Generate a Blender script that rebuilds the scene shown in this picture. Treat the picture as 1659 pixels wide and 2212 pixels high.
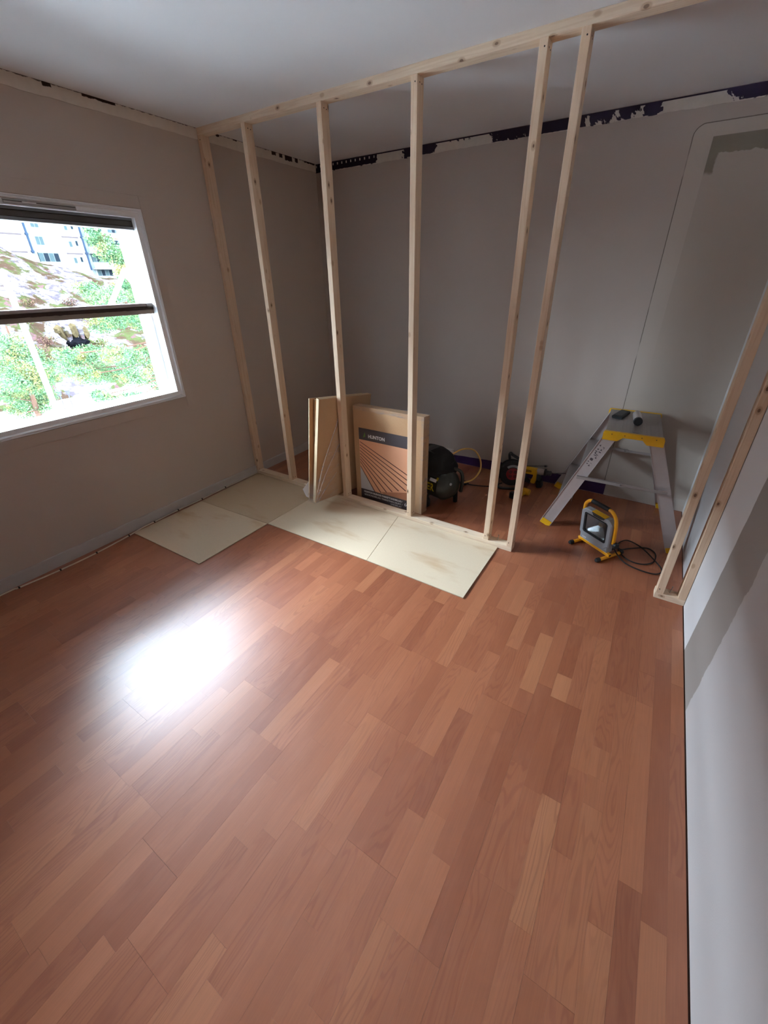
import bpy, bmesh, math, random
from mathutils import Vector, Matrix, noise
from bpy_extras.object_utils import world_to_camera_view

for o in list(bpy.data.objects):
    bpy.data.objects.remove(o)
S = bpy.context.scene
COL = S.collection
random.seed(7)

# ------------------------------------------------------------------ camera
W, H = 3.237, 2.40            # room width and ceiling height (m)
FY = -1.136                   # front face of the stud partition
REAR = -4.7                   # wall behind the viewer
cam_d = bpy.data.cameras.new('camera')
cam = bpy.data.objects.new('camera', cam_d)
COL.objects.link(cam)
S.camera = cam
yaw, pitch, roll = -0.5633, 0.4782, -0.0118
fw = Vector((math.sin(yaw) * math.cos(pitch), math.cos(yaw) * math.cos(pitch), -math.sin(pitch)))
rt = Vector((math.cos(yaw), -math.sin(yaw), 0))
up = rt.cross(fw)
rt2 = rt * math.cos(roll) + up * math.sin(roll)
up2 = -rt * math.sin(roll) + up * math.cos(roll)
m = Matrix((rt2, up2, -fw)).transposed().to_4x4()
m.translation = Vector((2.802, -3.328, 1.545))
cam.matrix_world = m
cam_d.sensor_fit = 'HORIZONTAL'
cam_d.sensor_width = 36
cam_d.lens = 883.3 / 1659 * 36
cam_d.shift_x = -12.4 / 1659
cam_d.shift_y = -47.1 / 1659
cam_d.clip_start = 0.02
cam_d.clip_end = 500

# ------------------------------------------------------------------ light
SKY = 190.0
world = bpy.data.worlds.new('overcast_sky')
S.world = world
world.use_nodes = True
wn = world.node_tree.nodes
wl = world.node_tree.links
wn.clear()
wo = wn.new('ShaderNodeOutputWorld')
wb = wn.new('ShaderNodeBackground')
wt = wn.new('ShaderNodeTexCoord')
ws = wn.new('ShaderNodeSeparateXYZ')
wr = wn.new('ShaderNodeValToRGB')
wr.color_ramp.elements[0].position = 0.0
wr.color_ramp.elements[0].color = (0.275, 0.315, 0.375, 1)
wr.color_ramp.elements[1].position = 1.0
wr.color_ramp.elements[1].color = (0.82, 0.93, 1.13, 1)
wl.new(wt.outputs['Generated'], ws.inputs[0])
wl.new(ws.outputs['Z'], wr.inputs[0])
wl.new(wr.outputs[0], wb.inputs[0])
wb.inputs[1].default_value = SKY
wl.new(wb.outputs[0], wo.inputs[0])

# daylight portal: gives off nothing, tells the sampler where the window is
pd = bpy.data.lights.new('window_portal', 'AREA')
pd.shape = 'RECTANGLE'
pd.size, pd.size_y = 1.12, 1.13
pd.cycles.is_portal = True
po = bpy.data.objects.new('window_portal', pd)
COL.objects.link(po)
po.location = (-0.27, -2.195, 1.365)
po.rotation_euler = (0, math.radians(-90), 0)

S.view_settings.view_transform = 'Standard'
S.view_settings.look = 'None'
S.view_settings.gamma = 1
S.view_settings.exposure = 0.15
S.view_settings.use_curve_mapping = False
S.cycles.max_bounces = 10
S.cycles.diffuse_bounces = 6
S.cycles.use_denoising = True

# ------------------------------------------------------------------ node helpers
def srgb(r, g, b):
    f = lambda c: (c / 255 / 12.92) if c / 255 <= 0.04045 else ((c / 255 + 0.055) / 1.055) ** 2.4
    return (f(r), f(g), f(b), 1)

class NT:
    def __init__(s, mat):
        s.t = mat.node_tree
        s.n = s.t.nodes
        s.l = s.t.links
        s.n.clear()
        s.out = s.n.new('ShaderNodeOutputMaterial')
        s.bsdf = s.n.new('ShaderNodeBsdfPrincipled')
        s.l.new(s.bsdf.outputs[0], s.out.inputs[0])
    def put(s, sock, v):
        if hasattr(v, 'links') or isinstance(v, bpy.types.NodeSocket):
            s.l.new(v, sock)
        else:
            sock.default_value = v
    def pos(s):
        return s.n.new('ShaderNodeNewGeometry').outputs['Position']
    def obj(s):
        return s.n.new('ShaderNodeTexCoord').outputs['Object']
    def rand(s):
        return s.n.new('ShaderNodeObjectInfo').outputs['Random']
    def objcol(s):
        return s.n.new('ShaderNodeObjectInfo').outputs['Color']
    def attr(s, name):
        a = s.n.new('ShaderNodeAttribute')
        a.attribute_name = name
        return a.outputs['Color']
    def sep(s, v):
        x = s.n.new('ShaderNodeSeparateXYZ')
        s.put(x.inputs[0], v)
        return x.outputs[0], x.outputs[1], x.outputs[2]
    def comb(s, x, y, z):
        c = s.n.new('ShaderNodeCombineXYZ')
        for i, v in enumerate((x, y, z)):
            s.put(c.inputs[i], v)
        return c.outputs[0]
    def m(s, op, a, b=0.0, c=0.0):
        x = s.n.new('ShaderNodeMath')
        x.operation = op
        for i, v in enumerate((a, b, c)):
            s.put(x.inputs[i], v)
        return x.outputs[0]
    def vm(s, op, a, b):
        x = s.n.new('ShaderNodeVectorMath')
        x.operation = op
        s.put(x.inputs[0], a)
        s.put(x.inputs[1], b)
        return x.outputs[0]
    def noise(s, vec, scale=5.0, detail=3.0, rough=0.55):
        x = s.n.new('ShaderNodeTexNoise')
        s.put(x.inputs['Vector'], vec)
        x.inputs['Scale'].default_value = scale
        x.inputs['Detail'].default_value = detail
        x.inputs['Roughness'].default_value = rough
        return x.outputs['Fac']
    def voro(s, vec, scale=5.0):
        x = s.n.new('ShaderNodeTexVoronoi')
        s.put(x.inputs['Vector'], vec)
        x.inputs['Scale'].default_value = scale
        return x.outputs['Distance']
    def ramp(s, fac, stops):
        x = s.n.new('ShaderNodeValToRGB')
        e = x.color_ramp.elements
        while len(e) < len(stops):
            e.new(0.5)
        for i, (p, c) in enumerate(stops):
            e[i].position = p
            e[i].color = c if len(c) == 4 else (*c, 1)
        s.put(x.inputs[0], fac)
        return x.outputs[0]
    def step(s, v, a, b):                 # smooth 0..1 between a and b
        x = s.n.new('ShaderNodeMapRange')
        x.interpolation_type = 'SMOOTHSTEP'
        s.put(x.inputs[0], v)
        x.inputs[1].default_value = a
        x.inputs[2].default_value = b
        return x.outputs[0]
    def mix(s, f, a, b, mode='MIX'):
        x = s.n.new('ShaderNodeMix')
        x.data_type = 'RGBA'
        x.blend_type = mode
        s.put(x.inputs[0], f)
        s.put(x.inputs[6], a)
        s.put(x.inputs[7], b)
        return x.outputs[2]
    def bump(s, h, strength=0.2, dist=0.01):
        x = s.n.new('ShaderNodeBump')
        x.inputs['Strength'].default_value = strength
        x.inputs['Distance'].default_value = dist
        s.put(x.inputs['Height'], h)
        s.l.new(x.outputs[0], s.bsdf.inputs['Normal'])
    def set(s, **k):
        names = dict(color='Base Color', rough='Roughness', metal='Metallic', spec='Specular IOR Level',
                     trans='Transmission Weight', alpha='Alpha', ior='IOR', coat='Coat Weight', coatr='Coat Roughness')
        for q, v in k.items():
            s.put(s.bsdf.inputs[names[q]], v)

def new_mat(name):
    mt = bpy.data.materials.new(name)
    mt.use_nodes = True
    return mt, NT(mt)

def plain(name, col, rough=0.5, metal=0.0, var=0.06, scale=30.0, bump=0.0, spec=0.5):
    mt, n = new_mat(name)
    p = n.obj()
    f = n.noise(p, scale, 4)
    a = tuple(c * (1 - var) for c in col[:3]) + (1,)
    b = tuple(min(1, c * (1 + var)) for c in col[:3]) + (1,)
    n.set(color=n.mix(f, a, b), rough=rough, metal=metal, spec=spec)
    if bump:
        n.bump(f, bump, 0.002)
    return mt

# ------------------------------------------------------------------ mesh helpers
def link(name, me, mt=None, parent=None):
    o = bpy.data.objects.new(name, me)
    COL.objects.link(o)
    if mt is not None and me is not None and not me.materials:
        me.materials.append(mt)
    if parent is not None:
        o.parent = parent
    return o

def obj(name, bm, mt, parent=None, smooth=False):
    me = bpy.data.meshes.new(name)
    bmesh.ops.recalc_face_normals(bm, faces=bm.faces)
    bm.to_mesh(me)
    bm.free()
    if smooth:
        me.polygons.foreach_set('use_smooth', [True] * len(me.polygons))
        try:
            me.set_sharp_from_angle(angle=math.radians(40))
        except Exception:
            pass
    return link(name, me, mt, parent)

def empty(name, loc=(0, 0, 0), rz=0.0):
    o = bpy.data.objects.new(name, None)
    COL.objects.link(o)
    o.location = loc
    o.rotation_euler = (0, 0, rz)
    o.empty_display_size = 0.05
    return o

def tag(o, label, cat, group=None):
    o['label'] = label
    o['category'] = cat
    if group:
        o['group'] = group
    return o

def struct(o):
    o['kind'] = 'structure'
    return o

def box(bm, x0, x1, y0, y1, z0, z1, M=None, bev=0.0):
    vs = [bm.verts.new((x, y, z)) for x in (x0, x1) for y in (y0, y1) for z in (z0, z1)]
    fs = [(0, 1, 3, 2), (4, 6, 7, 5), (0, 4, 5, 1), (2, 3, 7, 6), (0, 2, 6, 4), (1, 5, 7, 3)]
    faces = [bm.faces.new([vs[i] for i in f]) for f in fs]
    if bev:
        es = list({e for f in faces for e in f.edges})
        r = bmesh.ops.bevel(bm, geom=es, offset=bev, segments=1, affect='EDGES', profile=0.5)
        vs = list({v for f in r['faces'] for v in f.verts} | {v for v in vs if v.is_valid})
    if M is not None:
        for v in vs:
            v.co = M @ v.co
    return vs

def prism(bm, poly, axis, a, b, M=None):
    """extrude a 2-D polygon along an axis ('x','y','z') from a to b"""
    def pt(u, v, w):
        return {'x': (w, u, v), 'y': (u, w, v), 'z': (u, v, w)}[axis]
    A = [bm.verts.new(pt(u, v, a)) for u, v in poly]
    B = [bm.verts.new(pt(u, v, b)) for u, v in poly]
    n = len(poly)
    bm.faces.new(A)
    bm.faces.new(B[::-1])
    for i in range(n):
        bm.faces.new((A[i], A[(i + 1) % n], B[(i + 1) % n], B[i]))
    if M is not None:
        for v in A + B:
            v.co = M @ v.co

def flat(bm, pts):
    bm.faces.new([bm.verts.new(p) for p in pts])

def smooth_path(pts, n=6):
    P = [Vector(p) for p in pts]
    out = []
    for i in range(len(P) - 1):
        p0, p1, p2, p3 = P[max(i - 1, 0)], P[i], P[i + 1], P[min(i + 2, len(P) - 1)]
        for k in range(n):
            t = k / n
            out.append(0.5 * ((2 * p1) + (p2 - p0) * t + (2 * p0 - 5 * p1 + 4 * p2 - p3) * t * t + (3 * p1 - p0 - 3 * p2 + p3) * t ** 3))
    out.append(P[-1])
    return out

def tube(bm, pts, r, seg=10, n=0, cap=True):
    P = smooth_path(pts, n) if n else [Vector(p) for p in pts]
    rings = []
    prev = None
    for i, p in enumerate(P):
        d = (P[min(i + 1, len(P) - 1)] - P[max(i - 1, 0)]).normalized()
        if prev is None:
            a = d.cross(Vector((0, 0, 1)))
            if a.length < 1e-3:
                a = d.cross(Vector((1, 0, 0)))
        else:
            a = prev - d * prev.dot(d)
        a.normalize()
        prev = a
        b = d.cross(a)
        rr = r[i] if isinstance(r, (list, tuple)) else r
        rings.append([bm.verts.new(p + (a * math.cos(2 * math.pi * k / seg) + b * math.sin(2 * math.pi * k / seg)) * rr) for k in range(seg)])
    for A, B in zip(rings, rings[1:]):
        for k in range(seg):
            bm.faces.new((A[k], A[(k + 1) % seg], B[(k + 1) % seg], B[k]))
    if cap:
        bm.faces.new(rings[0][::-1])
        bm.faces.new(rings[-1])

def lathe(bm, prof, M=None, seg=24):
    """profile of (radius, height) around local z"""
    rings = []
    for r, h in prof:
        rings.append([bm.verts.new((max(r, 1e-4) * math.cos(2 * math.pi * k / seg), max(r, 1e-4) * math.sin(2 * math.pi * k / seg), h)) for k in range(seg)])
    for A, B in zip(rings, rings[1:]):
        for k in range(seg):
            bm.faces.new((A[k], A[(k + 1) % seg], B[(k + 1) % seg], B[k]))
    bm.faces.new(rings[0][::-1])
    bm.faces.new(rings[-1])
    if M is not None:
        for R in rings:
            for v in R:
                v.co = M @ v.co

def frame_of(origin, x, y, z):
    M = Matrix((Vector(x), Vector(y), Vector(z))).transposed().to_4x4()
    M.translation = Vector(origin)
    return M

def along(p, d):
    """matrix whose z axis points along d from p"""
    d = Vector(d).normalized()
    M = d.to_track_quat('Z', 'Y').to_matrix().to_4x4()
    M.translation = Vector(p)
    return M

def text(name, body, size, mt, M, parent, bold=0.0, width=None):
    cu = bpy.data.curves.new('lettering_source', 'FONT')
    cu.body = body
    cu.size = size
    cu.offset = bold
    cu.extrude = 0.0003
    cu.resolution_u = 3
    t = bpy.data.objects.new('lettering_source', cu)
    COL.objects.link(t)
    bpy.context.view_layer.update()
    me = bpy.data.meshes.new_from_object(t.evaluated_get(bpy.context.evaluated_depsgraph_get()))
    bpy.data.objects.remove(t)
    bpy.data.curves.remove(cu)
    me.name = name
    if width:
        xs = [v.co.x for v in me.vertices]
        k = width / max(1e-6, max(xs) - min(xs))
        x0 = min(xs)
        for v in me.vertices:
            v.co.x = (v.co.x - x0) * k
    me.transform(M)
    me.materials.clear()
    o = link(name, me, mt, parent)
    return o

def smin(x): return x

# ------------------------------------------------------------------ materials
GREIGE = srgb(166, 155, 144)

def wall_paint(name, col, patch=None):
    mt, n = new_mat(name)
    p = n.pos()
    f = n.noise(p, 3.0, 3)
    fine = n.noise(p, 260.0, 2)
    c = n.mix(f, tuple(v * 0.97 for v in col[:3]) + (1,), tuple(v * 1.03 for v in col[:3]) + (1,))
    if patch:
        c = patch(n, p, c)
    n.set(color=c, rough=0.62, spec=0.35)
    n.bump(fine, 0.12, 0.002)
    return mt

def back_patch(n, p, c):
    x, y, z = n.sep(p)
    w1 = n.noise(p, 55.0, 3)
    w2 = n.noise(p, 14.0, 3)
    wob = n.m('MULTIPLY', n.m('SUBTRACT', w1, 0.5), 0.02)
    wob2 = n.m('MULTIPLY', n.m('SUBTRACT', w2, 0.5), 0.05)
    # footprint of a removed built-in cupboard: paler, never painted over; rounded top corner
    dx = n.m('MAXIMUM', n.m('SUBTRACT', 2.745, x), 0.0)
    dz = n.m('MAXIMUM', n.m('SUBTRACT', z, 2.215), 0.0)
    d = n.m('SQRT', n.m('ADD', n.m('MULTIPLY', dx, dx), n.m('MULTIPLY', dz, dz)))
    d = n.m('ADD', d, n.m('MULTIPLY', wob, 0.15))
    inside = n.step(d, 0.051, 0.049)
    c = n.mix(inside, c, srgb(180, 168, 156))
    pale_band = n.m('MULTIPLY', inside, n.m('SUBTRACT', 1.0, n.m('MULTIPLY', n.step(x, 2.785, 2.79), n.step(z, 2.205, 2.2))))
    upper = n.step(z, 0.7, 1.9)
    c = n.mix(n.m('MULTIPLY', n.m('MULTIPLY', pale_band, upper), 0.55), c, srgb(198, 187, 176))
    # brushed darker cut-in
    xe = n.m('ADD', x, wob2)
    ze = n.m('ADD', z, wob2)
    top = n.m('MULTIPLY', n.m('MULTIPLY', n.step(x, 2.787, 2.790), n.step(z, 2.206, 2.203)), n.step(ze, 2.125, 2.13))
    arm = n.m('MULTIPLY', n.m('MULTIPLY', n.step(x, 2.787, 2.790), n.step(xe, 2.835, 2.825)), n.m('MULTIPLY', n.step(z, 2.206, 2.203), n.step(ze, 2.03, 2.05)))
    cut = n.m('MAXIMUM', top, arm)
    c = n.mix(n.m('MULTIPLY', cut, 0.92), c, srgb(116, 104, 88))
    # thin crack where the old paint edge stands
    edge = n.m('MULTIPLY', n.step(n.m('ABSOLUTE', n.m('SUBTRACT', d, 0.052)), 0.0035, 0.001), n.step(n.noise(p, 6.0, 2), 0.35, 0.5))
    c = n.mix(n.m('MULTIPLY', edge, 0.75), c, srgb(70, 58, 50))
    # bare plaster foot at the right where the skirting was
    foot = n.m('MULTIPLY', n.step(n.m('ADD', z, wob), 0.098, 0.092), n.step(x, 2.70, 2.705))
    c = n.mix(n.m('MULTIPLY', foot, 0.5), c, srgb(190, 184, 176))
    return c

def right_patch(n, p, c):
    x, y, z = n.sep(p)
    w1 = n.m('MULTIPLY', n.m('SUBTRACT', n.noise(p, 16.0, 4), 0.5), 0.05)
    a = n.m('ADD', n.m('ADD', y, n.m('MULTIPLY', z, 0.06)), n.m('MULTIPLY', w1, 0.35))
    b = n.m('ADD', n.m('ADD', y, n.m('MULTIPLY', z, 0.03)), w1)
    band = n.m('MULTIPLY', n.step(a, -1.472, -1.476), n.step(b, -1.828, -1.822))
    c = n.mix(n.step(a, -1.477, -1.473), c, srgb(214, 211, 210))
    c = n.mix(band, c, srgb(150, 141, 134))
    low = n.m('MULTIPLY', n.step(n.m('ADD', z, w1), 0.075, 0.06), 0.0)
    return n.mix(low, c, srgb(120, 116, 112))

M_left = wall_paint('greige_wall_paint', srgb(192, 177, 164))
M_back = wall_paint('greige_back_wall_paint', srgb(182, 169, 159), back_patch)
M_right = wall_paint('right_wall_plaster', srgb(182, 176, 173), right_patch)
M_ceil = wall_paint('ceiling_paint', srgb(226, 225, 225))

# laminate strips
def strip_mat():
    mt, n = new_mat('cherry_laminate')
    p = n.pos()
    tone = n.vm('ADD', n.objcol(), n.attr('tone'))
    tr, tg, tb = n.sep(tone)
    x, y, z = n.sep(p)
    off = n.m('MULTIPLY', tg, 37.0)
    v = n.comb(n.m('ADD', n.m('MULTIPLY', x, 10.0), off), n.m('ADD', n.m('MULTIPLY', y, 1.15), n.m('MULTIPLY', tg, 91.0)), off)
    broad = n.noise(v, 1.0, 2, 0.5)
    rings = n.m('SINE', n.m('MULTIPLY', broad, 150.0))
    rings = n.step(rings, 0.1, 1.0)
    v2 = n.comb(n.m('MULTIPLY', x, 300.0), n.m('MULTIPLY', y, 7.0), off)
    fib = n.noise(v2, 1.0, 3, 0.6)
    v3 = n.comb(n.m('MULTIPLY', x, 20.0), n.m('MULTIPLY', y, 5.0), off)
    blot = n.noise(v3, 1.0, 3)
    base = n.ramp(tr, [(0.0, srgb(130, 70, 45)), (0.35, srgb(151, 87, 57)), (0.65, srgb(165, 100, 67)), (1.0, srgb(183, 122, 83))])
    c = n.mix(n.m('MULTIPLY', rings, n.m('MULTIPLY', n.step(tb, 0.15, 0.8), 0.36)), base, srgb(126, 62, 42))
    c = n.mix(n.step(fib, 0.30, 0.75), n.mix(0.16, c, (0.10, 0.035, 0.02, 1)), c)
    c = n.mix(n.m('MULTIPLY', n.step(blot, 0.45, 0.8), 0.16), c, srgb(196, 128, 96))
    n.set(color=c, rough=n.m('ADD', 0.345, n.m('MULTIPLY', blot, 0.05)), spec=0.85)
    n.bump(n.noise(n.vm('MULTIPLY', p, (60.0, 8.0, 1.0)), 1.0, 3), 0.02, 0.002)
    return mt
M_strip = strip_mat()
M_sub = plain('dark_subfloor', srgb(70, 48, 38), 0.8)

def pine_mat(name, a, b, axis):
    mt, n = new_mat(name)
    p = n.obj()
    r = n.rand()
    off = n.m('MULTIPLY', r, 53.0)
    sc = {'z': (24.0, 24.0, 1.1), 'x': (1.1, 24.0, 24.0)}[axis]
    q = n.vm('ADD', n.vm('MULTIPLY', p, sc), n.comb(off, off, off))
    broad = n.noise(q, 1.0, 2)
    rings = n.step(n.m('SINE', n.m('MULTIPLY', broad, 45.0)), 0.0, 1.0)
    fib = n.noise(n.vm('MULTIPLY', q, (9.0, 9.0, 3.0)), 1.0, 3)
    c = n.mix(n.m('MULTIPLY', rings, 0.30), a, b)
    c = n.mix(n.m('MULTIPLY', n.step(fib, 0.45, 0.75), 0.2), c, b)
    ks = {'z': (22.0, 22.0, 13.0), 'x': (13.0, 22.0, 22.0)}[axis]
    vo = n.n.new('ShaderNodeTexVoronoi')
    n.put(vo.inputs['Vector'], n.vm('ADD', n.vm('MULTIPLY', p, ks), n.comb(off, off, off)))
    vo.inputs['Scale'].default_value = 1.0
    k = vo.outputs['Distance']
    gate = n.step(n.sep(vo.outputs['Color'])[0], 0.74, 0.76)
    c = n.mix(n.m('MULTIPLY', gate, n.m('MULTIPLY', n.step(k, 0.30, 0.18), 0.5)), c, srgb(160, 116, 80))
    c = n.mix(n.m('MULTIPLY', gate, n.m('MULTIPLY', n.step(k, 0.15, 0.10), 0.8)), c, srgb(88, 56, 38))
    n.set(color=c, rough=0.6, spec=0.3)
    n.bump(fib, 0.1, 0.002)
    return mt
M_pine_v = pine_mat('spruce_upright', srgb(222, 195, 166), srgb(198, 160, 126), 'z')
M_pine_h = pine_mat('spruce_lengthwise', srgb(226, 204, 178), srgb(200, 166, 132), 'x')
M_nail = plain('nail_steel', srgb(60, 55, 52), 0.4, 0.8)
M_screw = plain('zinc_screw', srgb(150, 150, 150), 0.35, 0.9)

def fibre_mat(name, a, b, stain):
    mt, n = new_mat(name)
    p = n.pos()
    f = n.noise(p, 320.0, 3)
    g = n.noise(n.vm('MULTIPLY', p, (2.2, 7.0, 2.2)), 1.0, 3)
    c = n.mix(f, a, b)
    c = n.mix(n.m('MULTIPLY', n.step(g, 0.54, 0.75), 0.6), c, stain)
    n.set(color=c, rough=0.75, spec=0.25)
    n.bump(f, 0.15, 0.001)
    return mt
M_sheet = fibre_mat('fibreboard_pale', srgb(208, 187, 158), srgb(223, 204, 176), srgb(188, 150, 110))
M_sheet2 = fibre_mat('fibreboard_tan', srgb(187, 164, 135), srgb(201, 179, 149), srgb(172, 140, 106))
M_fibre = fibre_mat('fibreboard_brown', srgb(172, 134, 98), srgb(198, 160, 122), srgb(180, 142, 102))
M_fedge = fibre_mat('fibreboard_edge', srgb(208, 184, 148), srgb(224, 203, 170), srgb(200, 170, 130))

def film_mat(name='stretch_film', lo=0.12, hi=0.5):
    mt, n = new_mat(name)
    p = n.obj()
    w = n.noise(n.vm('MULTIPLY', p, (9.0, 9.0, 40.0)), 1.0, 4, 0.6)
    tr = n.n.new('ShaderNodeBsdfTransparent')
    gl = n.n.new('ShaderNodeBsdfGlossy')
    gl.inputs['Roughness'].default_value = 0.18
    gl.inputs['Color'].default_value = (0.9, 0.9, 0.92, 1)
    df = n.n.new('ShaderNodeBsdfDiffuse')
    df.inputs['Color'].default_value = (0.75, 0.75, 0.76, 1)
    m1 = n.n.new('ShaderNodeMixShader')
    m1.inputs[0].default_value = 0.4
    n.l.new(gl.outputs[0], m1.inputs[1])
    n.l.new(df.outputs[0], m1.inputs[2])
    m2 = n.n.new('ShaderNodeMixShader')
    n.put(m2.inputs[0], n.m('ADD', lo, n.m('MULTIPLY', n.step(w, 0.48, 0.72), hi)))
    n.l.new(tr.outputs[0], m2.inputs[1])
    n.l.new(m1.outputs[0], m2.inputs[2])
    n.l.new(m2.outputs[0], n.out.inputs[0])
    b = n.n.new('ShaderNodeBump')
    b.inputs['Strength'].default_value = 0.6
    b.inputs['Distance'].default_value = 0.01
    n.l.new(w, b.inputs['Height'])
    n.l.new(b.outputs[0], gl.inputs['Normal'])
    return mt
M_film = film_mat()
M_fold = film_mat('gathered_film', 0.55, 0.35)

def glass_mat(name, tint=(0.93, 0.97, 0.96, 1), refl=0.06):
    mt, n = new_mat(name)
    tr = n.n.new('ShaderNodeBsdfTransparent')
    tr.inputs['Color'].default_value = tint
    gl = n.n.new('ShaderNodeBsdfGlossy')
    gl.inputs['Roughness'].default_value = 0.02
    mx = n.n.new('ShaderNodeMixShader')
    fr = n.n.new('ShaderNodeFresnel')
    fr.inputs['IOR'].default_value = 1.45
    sm = n.noise(n.pos(), 2.0, 2)
    n.put(mx.inputs[0], n.m('MULTIPLY', fr.outputs[0], n.m('ADD', 0.8, n.m('MULTIPLY', sm, 0.2))))
    n.l.new(tr.outputs[0], mx.inputs[1])
    n.l.new(gl.outputs[0], mx.inputs[2])
    n.l.new(mx.outputs[0], n.out.inputs[0])
    return mt
M_glass = glass_mat('window_glass')
M_lens = glass_mat('lamp_glass', (0.96, 0.97, 0.97, 1))
M_white = plain('white_window_paint', srgb(240, 240, 240), 0.35, 0, 0.03)
M_grey_pvc = plain('grey_window_profile', srgb(112, 111, 114), 0.4, 0, 0.05)
M_vent = plain('ventilator_grey', srgb(176, 172, 170), 0.5)
M_shade = plain('dark_shade_tone', srgb(74, 66, 60), 0.8)
M_seal = plain('ragged_foam_seal', srgb(58, 40, 32), 0.95, 0, 0.4, 60, 0.5)
M_raw = plain('raw_window_timber', srgb(138, 122, 108), 0.7)
M_alu = plain('brushed_aluminium', srgb(192, 183, 181), 0.42, 0.4, 0.06, 40)
M_alu2 = plain('dull_aluminium', srgb(168, 160, 156), 0.55, 0.35, 0.08, 40)
M_yel = plain('yellow_plastic', srgb(226, 172, 22), 0.42, 0, 0.06)
M_yelp = plain('yellow_tube_paint', srgb(232, 160, 24), 0.35, 0, 0.06)
M_blk = plain('black_rubber', srgb(26, 25, 26), 0.6, 0, 0.15)
M_blkf = plain('black_cloth', srgb(18, 17, 18), 0.9, 0, 0.2, 60, 0.3)
M_grey = plain('grey_lamp_casting', srgb(152, 154, 157), 0.5, 0.0, 0.06)
M_chrome = plain('reflector_metal', srgb(225, 222, 222), 0.2, 0.95, 0.03)
M_tank = plain('dark_green_black_tank', srgb(46, 48, 43), 0.42, 0.0, 0.12)
M_red = plain('red_socket_plate', srgb(128, 24, 30), 0.45)
M_hose = plain('yellow_hose', srgb(206, 162, 84), 0.45)
M_prt_white = plain('white_print', srgb(236, 236, 238), 0.5, 0, 0.02)
M_prt_dark = plain('charcoal_print', srgb(78, 71, 74), 0.5, 0, 0.05)
M_prt_orange = plain('salmon_print', srgb(226, 168, 134), 0.5, 0, 0.05, 12)
M_prt_brown = plain('brown_print', srgb(92, 52, 42), 0.5)
M_prt_grey = plain('pale_grey_print', srgb(196, 194, 198), 0.5)
M_prt_green = plain('leaf_green_print', srgb(96, 132, 62), 0.5)
M_ylw_print = plain('yellow_print', srgb(196, 176, 30), 0.5)
M_plug = plain('white_socket_plastic', srgb(214, 206, 196), 0.4)
M_cable_w = plain('white_cable', srgb(214, 202, 182), 0.5)
M_paper = plain('white_paper', srgb(236, 238, 244), 0.6, 0, 0.02)
M_dust = plain('skirting_paint', srgb(190, 184, 180), 0.5, 0, 0.08, 14)
M_smoke = plain('dark_grey_plastic', srgb(58, 58, 60), 0.5)

# ------------------------------------------------------------------ room shell
OY0, OY1, OZ0, OZ1 = -2.76, -1.630, 0.806, 1.924      # window opening in wall_left
TH = 0.25
bm = bmesh.new()
box(bm, -TH, 0, REAR, OY0, 0, H)
box(bm, -TH, 0, OY1, 0.0, 0, H)
box(bm, -TH, 0, OY0, OY1, 0, OZ0)
box(bm, -TH, 0, OY0, OY1, OZ1, H)
bmesh.ops.remove_doubles(bm, verts=bm.verts, dist=1e-5)
struct(obj('wall_left', bm, M_left))
bm = bmesh.new(); box(bm, -TH, W + 0.2, 0, 0.2, 0, H); struct(obj('wall_back', bm, M_back))
bm = bmesh.new(); box(bm, W, W + 0.2, REAR, 0, 0, H); struct(obj('wall_right', bm, M_right))
bm = bmesh.new(); box(bm, -TH, W + 0.2, REAR - 0.2, REAR, 0, H); struct(obj('wall_rear', bm, M_left))
bm = bmesh.new(); box(bm, -TH, W + 0.2, REAR - 0.2, 0.2, H, H + 0.2); struct(obj('ceiling', bm, M_ceil))
bm = bmesh.new(); box(bm, -TH, W + 0.2, REAR - 0.2, 0.2, -0.25, -0.008)
floor = struct(obj('floor', bm, M_sub))

# flush painted casing round the window: four boards a few mm proud of the wall
cy0, cy1, cz0, cz1 = -2.82, -1.574, 0.738, 1.990
for i, b in enumerate([(OY1 + 0.002, cy1, cz0, cz1), (cy0, OY0 - 0.002, cz0, cz1), (OY0 - 0.001, OY1 + 0.001, OZ1 + 0.002, cz1), (OY0 - 0.001, OY1 + 0.001, cz0, OZ0 - 0.002)]):
    bm = bmesh.new()
    box(bm, -0.002, 0.005, b[0], b[1], b[2], b[3], bev=0.0012)
    struct(obj('trim_%d' % (i + 1), bm, M_left))

# strip of old plaster left where the ceiling moulding was, on the left wall
def left_strip():
    mt, n = new_mat('old_plaster_strip')
    p = n.pos()
    x, y, z = n.sep(p)
    f = n.noise(p, 22.0, 4)
    c = n.mix(f, srgb(206, 196, 182), srgb(226, 217, 204))
    wob = n.m('MULTIPLY', n.m('SUBTRACT', n.noise(p, 40.0, 3), 0.5), 0.02)
    ze = n.m('ADD', z, wob)
    dark = None
    for a, b, z0 in ((-1.97, -1.935, 2.382), (-1.795, -1.632, 2.386), (-0.99, -0.965, 2.388), (-0.85, -0.82, 2.390), (-0.497, -0.458, 2.376), (-0.42, -0.39, 2.374), (-0.36, -0.285, 2.368), (-0.25, -0.22, 2.372), (-0.14, -0.02, 2.388)):
        k = n.m('MULTIPLY', n.m('MULTIPLY', n.step(y, a - 0.004, a), n.step(y, b + 0.004, b)), n.step(ze, z0, z0 + 0.003))
        dark = k if dark is None else n.m('MAXIMUM', dark, k)
    crack = n.step(ze, 2.396, 2.3985)
    dark = n.m('MAXIMUM', dark, n.m('MULTIPLY', crack, 0.8))
    c = n.mix(dark, c, srgb(58, 42, 34))
    n.set(color=c, rough=0.8, spec=0.2)
    n.bump(f, 0.4, 0.004)
    return mt
bm = bmesh.new()
N = 120
top = []; bot = []
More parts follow.
